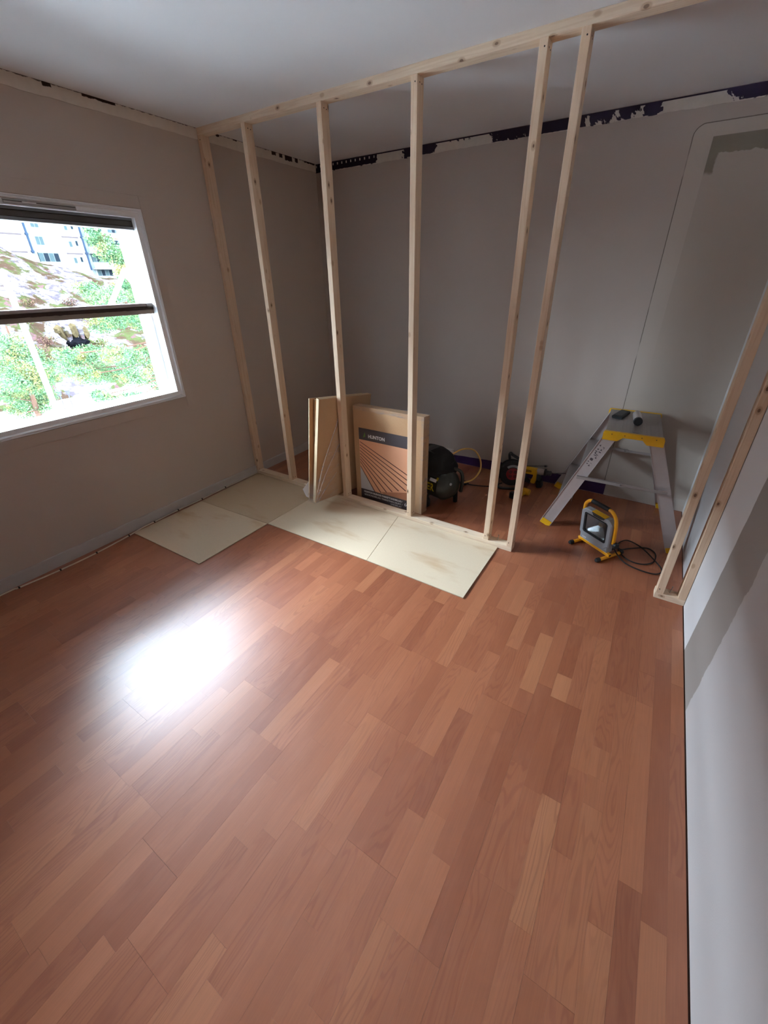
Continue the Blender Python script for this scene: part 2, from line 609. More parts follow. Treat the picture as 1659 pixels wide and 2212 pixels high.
for i in range(N + 1):
    y = REAR + (-REAR) * i / N
    zb = 2.343 + 0.004 * noise.noise(Vector((y * 9, 1.3, 0))) + 0.003 * noise.noise(Vector((y * 31, 4.3, 0)))
    top.append([bm.verts.new((xx, y, H)) for xx in (0, 0.004)])
    bot.append([bm.verts.new((xx, y, zb)) for xx in (0, 0.004)])
for i in range(N):
    bm.faces.new((top[i][1], top[i + 1][1], bot[i + 1][1], bot[i][1]))
    bm.faces.new((bot[i][1], bot[i + 1][1], bot[i + 1][0], bot[i][0]))
struct(obj('trim_5', bm, left_strip()))

# old purple paint and scraped filler where the moulding was, on the back wall
def purple_strip():
    mt, n = new_mat('scraped_purple_strip')
    p = n.pos()
    x, y, z = n.sep(p)
    zz = n.m('DIVIDE', n.m('SUBTRACT', z, 2.337), 0.060)
    # 1 = purple, 0 = scraped white, along the wall
    stops = [(0.0, 1), (0.60, 1), (0.64, 0.15), (0.84, 0.12), (0.87, 0.95), (1.10, 0.9), (1.16, 0.12), (1.30, 0.28), (1.36, 0.12), (1.52, 0.2), (1.56, 0.85), (1.75, 0.62), (1.8, 0.95), (2.02, 0.95), (2.10, 0.58), (2.38, 0.66), (2.41, 0.1), (2.43, 0.9), (2.50, 0.85), (2.52, 0.1), (2.78, 0.12), (2.80, 0.45), (2.86, 0.7), (3.25, 0.9)]
    x0 = n.m('DIVIDE', n.m('ADD', x, n.m('MULTIPLY', n.m('SUBTRACT', n.noise(p, 34.0, 4), 0.5), 0.10)), 3.25)
    r1 = n.ramp(x0, [(a / 3.25, (v, v, v, 1)) for a, v in stops])
    pr, pg, pb = n.sep(r1)
    streak = n.noise(n.comb(n.m('MULTIPLY', n.m('ADD', x, n.m('MULTIPLY', z, 0.5)), 26.0), n.m('MULTIPLY', z, 12.0), 0.0), 1.0, 3, 0.6)
    w = n.m('ADD', streak, n.m('MULTIPLY', n.m('SUBTRACT', pr, 0.5), 0.62))
    # scraped flakes sit low on the strip, the top stays dark
    w = n.m('ADD', w, n.m('MULTIPLY', n.m('SUBTRACT', zz, 0.5), 0.16))
    mask = n.step(w, 0.47, 0.51)
    topline = n.step(zz, 0.86, 0.90)
    mask = n.m('MAXIMUM', mask, topline)
    # little drips near the corner
    drip = n.m('MULTIPLY', n.step(n.m('SINE', n.m('MULTIPLY', x, 140.0)), 0.62, 0.8), n.m('MULTIPLY', n.step(n.m('ABSOLUTE', n.m('SUBTRACT', zz, 0.72)), 0.15, 0.10), n.step(x, 0.62, 0.58)))
    mask = n.m('MULTIPLY', mask, n.m('SUBTRACT', 1.0, n.m('MULTIPLY', drip, 0.9)))
    low = n.m('MULTIPLY', n.step(n.m('ADD', zz, n.m('MULTIPLY', streak, 0.16)), 0.17, 0.13), n.step(n.noise(p, 11.0, 2), 0.42, 0.46))
    mask = n.m('MULTIPLY', mask, n.m('SUBTRACT', 1.0, low))
    c = n.mix(mask, n.mix(n.noise(p, 30.0, 3), srgb(196, 186, 174), srgb(214, 205, 194)), srgb(34, 20, 40))
    n.set(color=c, rough=0.7, spec=0.25)
    n.bump(mask, 0.5, -0.002)
    return mt
bm = bmesh.new()
N = 160
A = []; B = []
for i in range(N + 1):
    x = W * i / N
    zb = 2.338 + 0.005 * noise.noise(Vector((x * 12, 7.7, 0))) + 0.003 * noise.noise(Vector((x * 40, 2.1, 0)))
    A.append([bm.verts.new((x, yy, 2.397)) for yy in (0, -0.003)])
    B.append([bm.verts.new((x, yy, zb)) for yy in (0, -0.003)])
for i in range(N):
    bm.faces.new((A[i][1], A[i + 1][1], B[i + 1][1], B[i][1]))
    bm.faces.new((B[i][1], B[i + 1][1], B[i + 1][0], B[i][0]))
    bm.faces.new((A[i][1], A[i + 1][1], A[i + 1][0], A[i][0]))
struct(obj('trim_6', bm, purple_strip()))

# band of old purple paint along the foot of the back wall
def purple_foot():
    mt, n = new_mat('old_purple_foot')
    p = n.pos()
    x, y, z = n.sep(p)
    f = n.noise(p, 30.0, 3)
    c = n.mix(f, srgb(52, 22, 74), srgb(62, 28, 86))
    spot = n.step(n.noise(p, 60.0, 3), 0.70, 0.74)
    c = n.mix(n.m('MULTIPLY', spot, 0.6), c, srgb(190, 180, 176))
    n.set(color=c, rough=0.6)
    return mt
bm = bmesh.new()
A = []; B = []
N = 140
for i in range(N + 1):
    x = 0.02 + (2.708 - 0.02) * i / N
    zt = 0.060 + 0.034 * min(1, max(0, (x - 1.2) / 0.7)) + 0.003 * noise.noise(Vector((x * 22, 0.7, 0)))
    A.append([bm.verts.new((x, yy, zt)) for yy in (0, -0.0025)])
    B.append([bm.verts.new((x, yy, 0.002)) for yy in (0, -0.0025)])
for i in range(N):
    bm.faces.new((A[i][1], A[i + 1][1], B[i + 1][1], B[i][1]))
    bm.faces.new((A[i][1], A[i + 1][1], A[i + 1][0], A[i][0]))
bm.faces.new((A[N][0], A[N][1], B[N][1], B[N][0]))
struct(obj('trim_7', bm, purple_foot()))

# skirting on the left wall, slightly wavy top edge
bm = bmesh.new()
A = []
N = 60
for i in range(N + 1):
    y = REAR + (-REAR) * i / N
    dz = 0.0025 * noise.noise(Vector((y * 4, 9.1, 0)))
    A.append([bm.verts.new(v) for v in ((0, y, 0.076 + dz), (0.010, y, 0.074 + dz), (0.012, y, 0.066 + dz), (0.012, y, 0.0), (0, y, 0.0))])
for i in range(N):
    for k in range(4):
        bm.faces.new((A[i][k], A[i + 1][k], A[i + 1][k + 1], A[i][k + 1]))
struct(obj('baseboard_left', bm, M_dust))

# white cable stapled along the foot of the left wall
pts = [(0.030, -4.4, 0.006), (0.034, -3.6, 0.006), (0.032, -2.995, 0.005), (0.042, -2.917, 0.005), (0.064, -2.718, 0.005), (0.066, -2.515, 0.005), (0.046, -2.299, 0.006), (0.036, -2.20, 0.011), (0.032, -2.109, 0.010), (0.026, -1.918, 0.012), (0.026, -1.713, 0.010), (0.022, -1.487, 0.014), (0.020, -1.30, 0.012), (0.020, -1.15, 0.012)]
bm = bmesh.new()
tube(bm, pts, 0.0042, 8, 5)
cable = tag(obj('wall_cable', bm, M_cable_w, smooth=True), 'thin off-white cable running along the skirting of the window wall', 'cable')
for y in (-2.917, -2.718, -2.515, -2.299, -2.109, -1.918, -1.713, -1.487):
    P = min(pts, key=lambda q: abs(q[1] - y))
    bm = bmesh.new()
    box(bm, P[0] - 0.006, P[0] + 0.006, y - 0.004, y + 0.004, P[2] - 0.004, P[2] + 0.0062, bev=0.001)
    obj('staple', bm, M_nail, cable)

# ------------------------------------------------------------------ laminate floor, strip by strip
PITCH = 0.06045
X0 = 3.1875 - 53 * PITCH
KNOWN = {  # column edge -> [(start, end, tone)] strips read off the photograph
    2.644: [(-2.068, -1.712, 0.92)], 2.765: [(-2.04, -1.908, 0.95), (-1.908, -1.57, 0.28)],
    2.825: [(-2.785, -2.425, 0.97), (-2.425, -2.04, 0.2), (-2.04, -1.602, 0.62)], 2.886: [(-2.285, -1.595, 0.75), (-1.595, -1.27, 0.55)],
    2.948: [(-2.163, -1.855, 0.55), (-1.855, -1.533, 0.3), (-2.28, -2.163, 0.8)], 3.006: [(-2.676, -1.862, 0.7), (-1.862, -1.127, 0.34), (-3.05, -2.676, 0.88)],
    3.066: [(-2.539, -1.878, 0.72), (-2.9, -2.539, 0.15)], 3.128: [(-2.6, -1.597, 0.22), (-1.597, -1.2, 0.55)],
    2.582: [(-2.765, -2.30, 0.4)], 2.464: [(-2.70, -2.286, 0.18), (-2.286, -1.95, 0.7)]}
unit = bmesh.new()
box(unit, 0, 1, 0, 1, -1, 0)
me_unit = bpy.data.meshes.new('plank')
bmesh.ops.recalc_face_normals(unit, faces=unit.faces)
unit.to_mesh(me_unit)
unit.free()
me_unit.materials.append(M_strip)
rnd = random.Random(21)
strips = []
ncol = 55
for col in range(-1, 54):
    x0 = X0 + col * PITCH
    x1 = x0 + PITCH
    if x1 < 0.002: continue
    x0c, x1c = max(x0, 0.0005), min(x1, W - 0.005)
    board = (col + 51) // 3
    rb = random.Random(board * 13 + 5)
    end0 = -0.008 - rb.random() * 1.2
    known = []
    for kx, L in KNOWN.items():
        if abs(kx - x0) < 0.02: known = sorted(L)
    cuts = set()
    y = REAR + 0.01
    ends = [end0 - k * 1.21 for k in range(5) if end0 - k * 1.21 > REAR]
    rc = random.Random(col * 7 + 3)
    segs = []
    pts_y = [REAR + 0.005] + sorted(ends) + [-0.004]
    for a, b in zip(pts_y, pts_y[1:]):
        cur = a
        while b - cur > 0.62:
            L = rc.choice((0.30, 0.36, 0.36, 0.42, 0.48))
            segs.append((cur, cur + L, None)); cur += L
        if b - cur > 0.40 and rc.random() < 0.6:
            mid = cur + (b - cur) * rc.uniform(0.35, 0.65)
            segs.append((cur, mid, None)); segs.append((mid, b, None))
        else:
            segs.append((cur, b, None))
    if known:
        lo, hi = known[0][0], known[-1][1]
        br = [q for q in [g[0] for g in segs] + [segs[-1][1]] if q < lo - 0.06 or q > hi + 0.06]
        br = sorted(br + [lo, hi])
        segs = [(q, r, None) for q, r in zip(br, br[1:]) if not (abs(q - lo) < 1e-6 and abs(r - hi) < 1e-6)] + known
    for a, b, t in segs:
        tone = 0.5 + 0.8 * ((rc.choice((0.2, 0.3, 0.4, 0.45, 0.5, 0.55, 0.6, 0.7, 0.8)) if t is None else t) - 0.5)
        le = ((col + 51) % 3 == 0)
        re = ((col + 51) % 3 == 2)
        g0 = 0.0002 if le else 0.0001
        g1 = 0.0002 if re else 0.0001
        ends_b = any(abs(a - e) < 1e-4 for e in ends), any(abs(b - e) < 1e-4 for e in ends)
        strips.append((x0c + g0, x1c - g1, a + (0.0002 if ends_b[0] else 0.0001), b - (0.0002 if ends_b[1] else 0.0001), tone, rc.random(), rc.random()))
bpy.context.view_layer.update()
cpos = cam.matrix_world.translation
def shown(s):
    best = 0
    for fx in (0.2, 0.5, 0.8):
        for fy in (0.02, 0.25, 0.5, 0.75, 0.98):
            p = Vector((s[0] + (s[1] - s[0]) * fx, s[2] + (s[3] - s[2]) * fy, 0))
            v = world_to_camera_view(S, cam, p)
            if v.z > 0 and -0.01 < v.x < 1.01 and -0.01 < v.y < 1.01:
                d = (p - cpos)
                best += abs(d.z) / d.length ** 3
    # hidden under the laid sheets
    cx, cyy = (s[0] + s[1]) / 2, (s[2] + s[3]) / 2
    if cx < 2.2 and -1.66 < cyy < -1.15 and s[2] > -1.70: best *= 0.01
    return best * (s[1] - s[0]) * (s[3] - s[2])
ranked = sorted(strips, key=shown, reverse=True)
for s in ranked[:298]:
    o = bpy.data.objects.new('plank', me_unit)
    COL.objects.link(o)
    o.parent = floor
    o.location = (s[0], s[2], 0)
    o.scale = (s[1] - s[0], s[3] - s[2], 0.0075)
    o.color = (s[4], s[5], s[6], 1)
bm = bmesh.new()
lay = bm.loops.layers.float_color.new('tone')
for s in ranked[298:]:
    n0 = len(bm.faces)
    vs = box(bm, s[0], s[1], s[2], s[3], -0.0075, 0)
    for v in vs:
        for lp in v.link_loops:
            lp[lay] = (s[4], s[5], s[6], 1)
rest = obj('plank', bm, M_strip, floor)
rest.color = (0, 0, 0, 1)
rest['kind'] = 'stuff'

# ------------------------------------------------------------------ window
win = empty('window_1', (0, OY0, OZ0))
struct(win)
win.location = (0, 0, 0)
def ring(bm, x0, x1, ins, w):
    """rectangular ring in the wall plane, inset ins from the opening, w wide"""
    a0, a1, b0, b1 = OY0 + ins, OY1 - ins, OZ0 + ins, OZ1 - ins
    box(bm, x0, x1, a0, a1, b0, b0 + w)
    box(bm, x0, x1, a0, a1, b1 - w, b1)
    box(bm, x0, x1, a0, a0 + w, b0 + w, b1 - w)
    box(bm, x0, x1, a1 - w, a1, b0 + w, b1 - w)
bm = bmesh.new()
prof = [(0.000, -0.008), (0.000, 0.006), (0.0015, 0.007), (0.004, 0.006), (0.0085, -0.001), (0.0105, -0.001), (0.0115, 0.005), (0.013, 0.006), (0.0145, 0.005), (0.020, -0.006), (0.020, -0.009)]
loops = [[bm.verts.new((x, yy, zz)) for yy, zz in ((OY0 + i_, OZ0 + i_), (OY1 - i_, OZ0 + i_), (OY1 - i_, OZ1 - i_), (OY0 + i_, OZ1 - i_))] for i_, x in prof]
for A_, B_ in zip(loops, loops[1:]):
    for k in range(4): bm.faces.new((A_[k], A_[(k + 1) % 4], B_[(k + 1) % 4], B_[k]))
obj('bead_frame', bm, M_white, win)
bm = bmesh.new()
ring(bm, -0.058, -0.006, 0.019, 0.026)
obj('frame_face', bm, M_white, win)
bm = bmesh.new()
ring(bm, -0.070, -0.058, 0.004, 0.034)
obj('frame_rebate', bm, M_grey_pvc, win)
bm = bmesh.new()
ring(bm, -0.125, -0.070, 0.004, 0.024)
ring(bm, -0.130, -0.112, 0.020, 0.016)
obj('outer_frame', bm, M_white, win)
bm = bmesh.new()
box(bm, -TH - 0.02, -0.125, OY1 - 0.028, OY1 - 0.001, OZ0, OZ1)
obj('outer_jamb', bm, M_white, win)
bm = bmesh.new()
box(bm, -TH - 0.02, -0.125, OY0 + 0.001, OY0 + 0.028, OZ0, OZ1)
obj('outer_jamb', bm, M_white, win)
bm = bmesh.new()
prism(bm, [(-0.125, OZ0 + 0.026), (-TH - 0.06, OZ0 + 0.012), (-TH - 0.06, OZ0 + 0.002), (-0.125, OZ0 + 0.002)], 'y', OY0 + 0.02, OY1 - 0.02)
obj('outer_sill', bm, M_white, win)
iy0, iy1 = OY0 + 0.024, OY1 - 0.024
# head of the opening: vent, white rail, sash rail with its shade painted dark
bm = bmesh.new(); box(bm, -0.007, 0.001, -2.30, -1.985, 1.884, 1.903, bev=0.0015)
vent = obj('ventilation_slot', bm, M_vent, win)
bm = bmesh.new(); box(bm, -0.002, 0.0016, -2.30, -1.988, 1.894, 1.8975); obj('vent_slot_gap', bm, M_shade, vent)
bm = bmesh.new(); box(bm, -0.002, 0.004, -2.225, -2.165, 1.892, 1.8965, bev=0.001); obj('vent_slider', bm, M_white, vent)
bm = bmesh.new(); box(bm, -0.020, 0.003, iy0, iy1 - 0.022, 1.876, 1.8815, bev=0.0015); obj('head_rail', bm, M_white, win)
bm = bmesh.new(); box(bm, -0.100, -0.040, iy0, iy1 - 0.018, 1.866, 1.880); obj('sash_top_rail', bm, M_grey_pvc, win)
bm = bmesh.new(); box(bm, -0.096, -0.044, iy0, iy1 - 0.012, 1.834, 1.866, bev=0.004); obj('shaded_rail_band', bm, M_shade, win)
bm = bmesh.new(); box(bm, -0.100, -0.040, iy0, iy1 - 0.012, 1.818, 1.834, bev=0.002); obj('sash_rail_foot', bm, M_grey_pvc, win)
# transom: the open sash's rail with its ragged foam seal
bm = bmesh.new(); box(bm, -0.112, -0.052, iy0, iy1 - 0.002, 1.400, 1.419, bev=0.002); tr1 = obj('transom_rail', bm, M_alu2, win)
bm = bmesh.new()
prev = None
NN = 90
for i in range(NN + 1):
    y = iy0 + (iy1 - 0.012 - iy0) * i / NN
    j = 0.0035 * noise.noise(Vector((y * 40, 0, 0)))
    ringv = [bm.verts.new(v) for v in ((-0.10, y, 1.40), (-0.046, y, 1.400), (-0.046, y, 1.381 + j), (-0.10, y, 1.381 + j))]
    if prev:
        for k in range(4): bm.faces.new((prev[k], prev[(k + 1) % 4], ringv[(k + 1) % 4], ringv[k]))
    prev = ringv
obj('foam_seal', bm, M_seal, tr1)
bm = bmesh.new(); box(bm, -0.110, -0.050, iy0, iy1 - 0.002, 1.356, 1.384, bev=0.002); obj('transom_board', bm, M_raw, win)
bm = bmesh.new(); box(bm, -0.058, -0.046, iy1 - 0.060, iy1 - 0.004, 1.392, 1.418, bev=0.002); obj('corner_bracket', bm, M_alu2, tr1)
bm = bmesh.new(); box(bm, -0.089, -0.085, iy0, iy1, 1.419, 1.832); obj('pane', bm, M_glass, win)
bm = bmesh.new(); box(bm, -0.122, -0.118, iy0, iy1, OZ0 + 0.026, 1.357); obj('pane', bm, M_glass, win)
bm = bmesh.new(); box(bm, -0.074, -0.062, iy1 - 0.006, iy1 - 0.001, 0.855, 0.869, bev=0.001); obj('latch_plate', bm, M_smoke, win)

# ------------------------------------------------------------------ stud partition
SW, SD = 0.034, 0.062
ZT = H - 0.036
def timber(name, x0, x1, y0, y1, z0, z1, mt, label, cat, group=None):
    bm = bmesh.new()
    box(bm, x0, x1, y0, y1, z0, z1, bev=0.0014)
    o = obj(name, bm, mt)
    tag(o, label, cat, group)
    return o
topp = timber('top_plate', 0.0, W, FY, FY + SD, ZT, H, M_pine_h, 'long pale spruce plate fixed along the ceiling over the studs', 'timber')
botp = timber('bottom_plate', 0.002, 2.319, FY, FY + SD, 0, 0.035, M_pine_h, 'long pale spruce sole plate on the floor behind the fibreboard sheets', 'timber')
botr = timber('bottom_plate', 3.098, W - 0.002, FY - 0.006, FY + SD - 0.006, 0, 0.035, M_pine_h, 'short spruce sole plate on the floor against the right wall', 'timber')
G = 'upright studs of the new partition'
studs = []
for i, (x, lab) in enumerate([(0.0015, 'spruce stud fixed flat against the window wall, leftmost of the row'),
                              (0.408, 'spruce stud standing alone left of the leaning fibreboards'),
                              (0.990, 'spruce stud the loose fibreboards lean beside, left of the wrapped package'),
                              (1.558, 'spruce stud crossing in front of the printed package'),
                              (2.131, 'spruce stud just left of the door gap, inner one of the close pair'),
                              (2.285, 'spruce stud at the end of the long sole plate, outer one of the close pair'),
                              (3.102, 'spruce stud on the short sole plate, clear of the right wall'),
                              (3.201, 'darker spruce stud fixed tight against the right wall')]):
    yo = -0.006 if i >= 6 else 0.0
    s = timber('timber_stud', x, x + SW, FY + yo, FY + SD + yo, 0.035, ZT, M_pine_v, lab, 'stud', G)
    studs.append((s, x, yo))
def nail(parent, p, d):
    bm = bmesh.new()
    lathe(bm, [(0.0, 0.0), (0.0030, 0.0), (0.0030, 0.0008), (0.0, 0.0010)], along(p, d), 8)
    obj('nail_head', bm, M_nail, parent)
for i, (s, x, yo) in enumerate(studs):
    for k, (dy, z) in enumerate(((0.020, 0.058), (0.042, 0.055), (0.022, ZT - 0.024), (0.042, ZT - 0.026))):
        if i in (1, 2, 3, 4, 5): nail(s, (x + SW, FY + dy, z), (1, 0, 0))
    if i in (0, 3, 4, 5, 6):
        nail(s, (x + 0.011, FY + yo, 0.062), (0, -1, 0))
        nail(s, (x + 0.022, FY + yo, ZT - 0.025), (0, -1, 0))
for pl, p in ((botp, (2.215, FY + 0.034, 0.035)), (botr, (3.165, FY + 0.028, 0.035))):
    bm = bmesh.new()
    tl = Vector((0.10, 0.05, 1)).normalized()
    lathe(bm, [(0.0, -0.004), (0.0018, -0.004), (0.0018, 0.036), (0.0042, 0.040), (0.0, 0.041)], along(p, tl), 10)
    obj('screw', bm, M_screw, pl)

# ------------------------------------------------------------------ fibreboard sheets laid on the floor
SG = 'underlay sheets laid on the floor'
def sheet(poly, mt, lab, z=0.0075):
    bm = bmesh.new()
    prism(bm, poly, 'z', 0.002, z)
    tag(obj('fibreboard_sheet', bm, mt), lab, 'fibreboard', SG)
sheet([(0.045, -2.262), (0.732, -2.246), (0.742, -1.703), (0.046, -1.735)], M_sheet, 'pale fibreboard sheet by the window wall, nearest the viewer of the two', )
sheet([(0.046, -1.732), (0.742, -1.700), (0.757, -1.140), (0.026, -1.140)], M_sheet2, 'tan fibreboard sheet in the corner between window wall and sole plate')
sheet([(0.745, -1.699), (1.590, -1.686), (1.488, -1.140), (0.760, -1.140)], M_sheet, 'long pale fibreboard sheet under the leaning boards')
sheet([(1.593, -1.686), (2.227, -1.688), (2.232, -1.140), (1.491, -1.140)], M_sheet, 'pale fibreboard sheet at the right end of the laid row')

# ------------------------------------------------------------------ loose fibreboards leaning by the second free stud
LG = 'loose fibreboards leaning together'
yaw_s, pit_s, lean_s = 0.100, -0.135, 0.034
h = Vector((math.sin(yaw_s), math.cos(yaw_s), 0)); zv = Vector((0, 0, 1)); nn = h.cross(zv)
zl = zv * math.cos(lean_s) + nn * math.sin(lean_s)
dv = h * math.cos(pit_s) + zl * math.sin(pit_s)
uv = -h * math.sin(pit_s) + zl * math.cos(pit_s)
nv = dv.cross(uv)
Bs = Vector((0.933, -1.395, 0.083))
T = 0.0072
def loose_board(off_b, off_t, wd, ht, d0, lab, z0=0.0, fan=0.0):
    """off_b / off_t: distance to the left of the right-hand face, at the foot and at the top"""
    bm = bmesh.new()
    u2 = (uv - nv * ((off_t - off_b) / ht)).normalized()
    d2 = (dv - nv * fan).normalized()
    n2 = d2.cross(u2).normalized()
    M = frame_of(Bs - nv * off_b + dv * d0 + uv * z0, d2, u2, n2)
    box(bm, 0, wd, 0, ht, -T, 0, M)
    o = obj('fibreboard', bm, M_fibre)
    o.data.materials.append(M_fedge)
    for f in o.data.polygons:
        if abs(f.normal.dot(n2)) < 0.5: f.material_index = 1
    tag(o, lab, 'fibreboard', LG)
labs = ['rightmost loose fibreboard of the leaning bundle, brown face showing',
        'loose fibreboard second from the right in the leaning bundle',
        'loose fibreboard third from the right in the leaning bundle',
        'loose fibreboard fourth from the right in the leaning bundle']
for i, lab in enumerate(labs):
    loose_board(i * 0.0080, i * 0.0080, 0.545 - 0.01 * (i % 2), 0.757 + 0.003 * (i % 2), 0.002 * i, lab)
loose_board(0.060, 0.088, 0.545, 0.748, -0.004, 'loose fibreboard leftmost in the bundle, standing apart at the top', fan=0.0)
loose_board(0.044, 0.066, 0.500, 0.742, 0.03, 'loose fibreboard second from the left, between gap and bundle')
# torn plastic wrap over the lower front of the bundle
bm = bmesh.new()
F = lambda a, b, c: Bs + dv * a + uv * b + nv * c
NU, NV = 14, 18
def wrap_pt(i, j):
    t = i / NU; v = j / NV
    # t runs round the front edge: left face -> front edge -> right face
    hgt = v * (0.08 + 0.60 * min(1.0, max(0.0, (t - 0.25) / 0.75)) ** 1.0 if t > 0.25 else v * 0.14)
    hgt = v * (0.14 + 0.46 * max(0.0, (t - 0.3) / 0.7))
    cr = 0.004 * noise.noise(Vector((t * 9, v * 7, 2.2)))
    if t < 0.3:
        k = t / 0.3
        return F(-0.007 - 0.004 * k, hgt - 0.004, -0.072 + 0.078 * k + cr)
    k = (t - 0.3) / 0.7
    return F(-0.008 + 0.235 * k, hgt - 0.002, 0.006 + cr)
grid = [[bm.verts.new(wrap_pt(i, j)) for j in range(NV + 1)] for i in range(NU + 1)]
for i in range(NU):
    for j in range(NV):
        bm.faces.new((grid[i][j], grid[i + 1][j], grid[i + 1][j + 1], grid[i][j + 1]))
wrap = tag(obj('plastic_wrap', bm, M_film, smooth=True), 'torn clear plastic wrap clinging to the foot of the leaning fibreboards', 'plastic wrap')
# bright gathered folds of the film
for pp in ([(0.0, 0.0, 0.008), (0.015, 0.12, 0.010), (0.05, 0.27, 0.011), (0.10, 0.40, 0.012), (0.16, 0.54, 0.010), (0.19, 0.62, 0.009)],
           [(0.01, 0.0, 0.009), (0.10, 0.10, 0.009), (0.20, 0.20, 0.009)],
           [(0.005, 0.02, 0.009), (0.08, 0.20, 0.010), (0.21, 0.42, 0.009)]):
    bm = bmesh.new()
    ps = smooth_path([F(*p) for p in pp], 5)
    L = []
    for k, p in enumerate(ps):
        wv = 0.0045 * math.sin(math.pi * min(1, (k + 1) / len(ps) * 1.0)) + 0.0012
        L.append((bm.verts.new(p + dv * wv), bm.verts.new(p + nv * 0.003), bm.verts.new(p - dv * wv)))
    for a, b in zip(L, L[1:]):
        bm.faces.new((a[0], b[0], b[1], a[1])); bm.faces.new((a[1], b[1], b[2], a[2]))
    obj('film_fold', bm, M_fold, wrap, True)
bm = bmesh.new()
pp = [F(0.01, 0.01, -0.076), F(0.01, 0.155, -0.074), F(-0.035, 0.085, -0.100), F(-0.005, 0.02, -0.093)]
vsA = [bm.verts.new(p) for p in pp]; vsB = [bm.verts.new(p + nv * -0.0012) for p in pp]
bm.faces.new(vsA); bm.faces.new(vsB[::-1])
for k in range(4): bm.faces.new((vsA[k], vsA[(k + 1) % 4], vsB[(k + 1) % 4], vsB[k]))
tag(obj('paper_slip', bm, M_paper), 'white paper slip sticking out left of the leaning fibreboards', 'paper')

# ------------------------------------------------------------------ printed package of underlay boards
pk = tag(empty('underlay_package', (1.036, -1.0205, 0.0)), 'brown fibreboard package with dark printed label, standing behind the sole plate', 'package')
PW, PH, PT = 0.580, 0.738, 0.076
bm = bmesh.new(); box(bm, 0, PW, 0, PT * 0.52, 0.001, PH, bev=0.001)
obj('board_bundle', bm, M_fibre, pk)
bm = bmesh.new(); box(bm, 0.004, PW + 0.003, PT * 0.52 + 0.001, PT, 0.001, PH - 0.004, bev=0.001)
obj('board_bundle', bm, M_fibre, pk)
bm = bmesh.new()
NN = 30
prev = None
for i in range(NN + 1):
    x = -0.001 + (PW + 0.006) * i / NN
    w = lambda s: 0.003 * noise.noise(Vector((x * 24, s, 5.5)))
    rr = [bm.verts.new(v) for v in ((x, -0.0015, PH - 0.030 + 2 * w(0)), (x, -0.0018, PH + 0.0005), (x, PT * 0.3, PH + 0.004 + w(1)), (x, PT * 0.7, PH + 0.003 + w(2)), (x, PT + 0.001, PH), (x, PT + 0.0012, PH - 0.05))]
    if prev:
        for k in range(5): bm.faces.new((prev[k], prev[k + 1], rr[k + 1], rr[k]))
    prev = rr
obj('plastic_film', bm, M_film, pk, True)
bm = bmesh.new()
NN = 24
prev = None
for i in range(NN + 1):
    z = 0.001 + (PH + 0.002) * i / NN
    w = lambda s: 0.0025 * noise.noise(Vector((z * 20, s, 8.5)))
    rr = [bm.verts.new(v) for v in ((PW - 0.02, -0.0015, z), (PW + 0.001, -0.0015, z), (PW + 0.0055 + w(1), PT * 0.5, z), (PW + 0.006 + w(2), PT + 0.001, z))]
    if prev:
        for k in range(3): bm.faces.new((prev[k], prev[k + 1], rr[k + 1], rr[k]))
    prev = rr
obj('plastic_film', bm, M_film, pk, True)
# printed card, local x along the face and z up
cx0, cx1, cz0_, cz1_ = 0.046, 0.506, 0.004, 0.580
def face_poly(name, pts, mt, parent, y):
    bm = bmesh.new()
    prism(bm, pts, 'y', y, y - 0.0003)
    return obj(name, bm, mt, parent)
card = face_poly('label_card', [(cx0, cz0_), (cx1, cz0_), (cx1, cz1_), (cx0, cz1_)], M_prt_orange, pk, -0.0012)
face_poly('header_band', [(cx0, 0.490), (cx1, 0.490), (cx1, cz1_), (cx0, cz1_)], M_prt_dark, card, -0.0016)
face_poly('footer_band', [(cx0, cz0_), (cx1, cz0_), (cx1, 0.083), (cx0, 0.083)], M_prt_dark, card, -0.0022)
face_poly('pale_corner', [(cx0, 0.078), (0.175, 0.078), (cx0, 0.268)], M_prt_grey, card, -0.0016)
face_poly('leaf_logo', [(0.082, 0.507), (0.104, 0.518), (0.1, 0.554), (0.091, 0.532)], M_prt_green, card, -0.0020)
for (a, b), (c, d) in [((0.054, 0.470), (0.506, 0.271)), ((0.050, 0.446), (0.506, 0.228)), ((0.050, 0.424), (0.502, 0.186)), ((0.050, 0.400), (0.449, 0.160)), ((0.050, 0.376), (0.387, 0.144)),
                       ((0.050, 0.352), (0.331, 0.122)), ((0.050, 0.330), (0.281, 0.105)), ((0.050, 0.308), (0.230, 0.088)), ((0.050, 0.272), (0.175, 0.080))]:
    v = Vector((c - a, d - b)).normalized()
    n_ = Vector((-v.y, v.x)) 
    w0, w1 = 0.0022, 0.0040
    face_poly('printed_board_edge', [(a + n_.x * w0, b + n_.y * w0), (a - n_.x * w0, b - n_.y * w0), (c - n_.x * w1, d - n_.y * w1), (c + n_.x * w1, d + n_.y * w1)], M_prt_brown, card, -0.0016)
M_prt_tan = plain('printed_board_ends', srgb(176, 118, 88), 0.5, 0, 0.25, 160)
face_poly('printed_board_ends', [(0.230, 0.094), (0.506, 0.160), (0.506, 0.083), (0.26, 0.083)], M_prt_tan, card, -0.00155)
def face_text(body, x, z, size, bold, width=None):
    M = Matrix.Translation((x, -0.0028, z)) @ Matrix.Rotation(math.radians(90), 4, 'X')
    text('lettering', body, size, M_prt_white, M, card, bold, width)
face_text('HUNTON', 0.130, 0.513, 0.036, 0.0010, 0.142)
face_text('HUNTON SILENCIO PARKETTUNDERLAG /', 0.074, 0.056, 0.020, 0.0006, 0.346)
face_text('GOLVUNDERLAG / PARKETINALUSLEVY /', 0.076, 0.031, 0.020, 0.0002, 0.346)
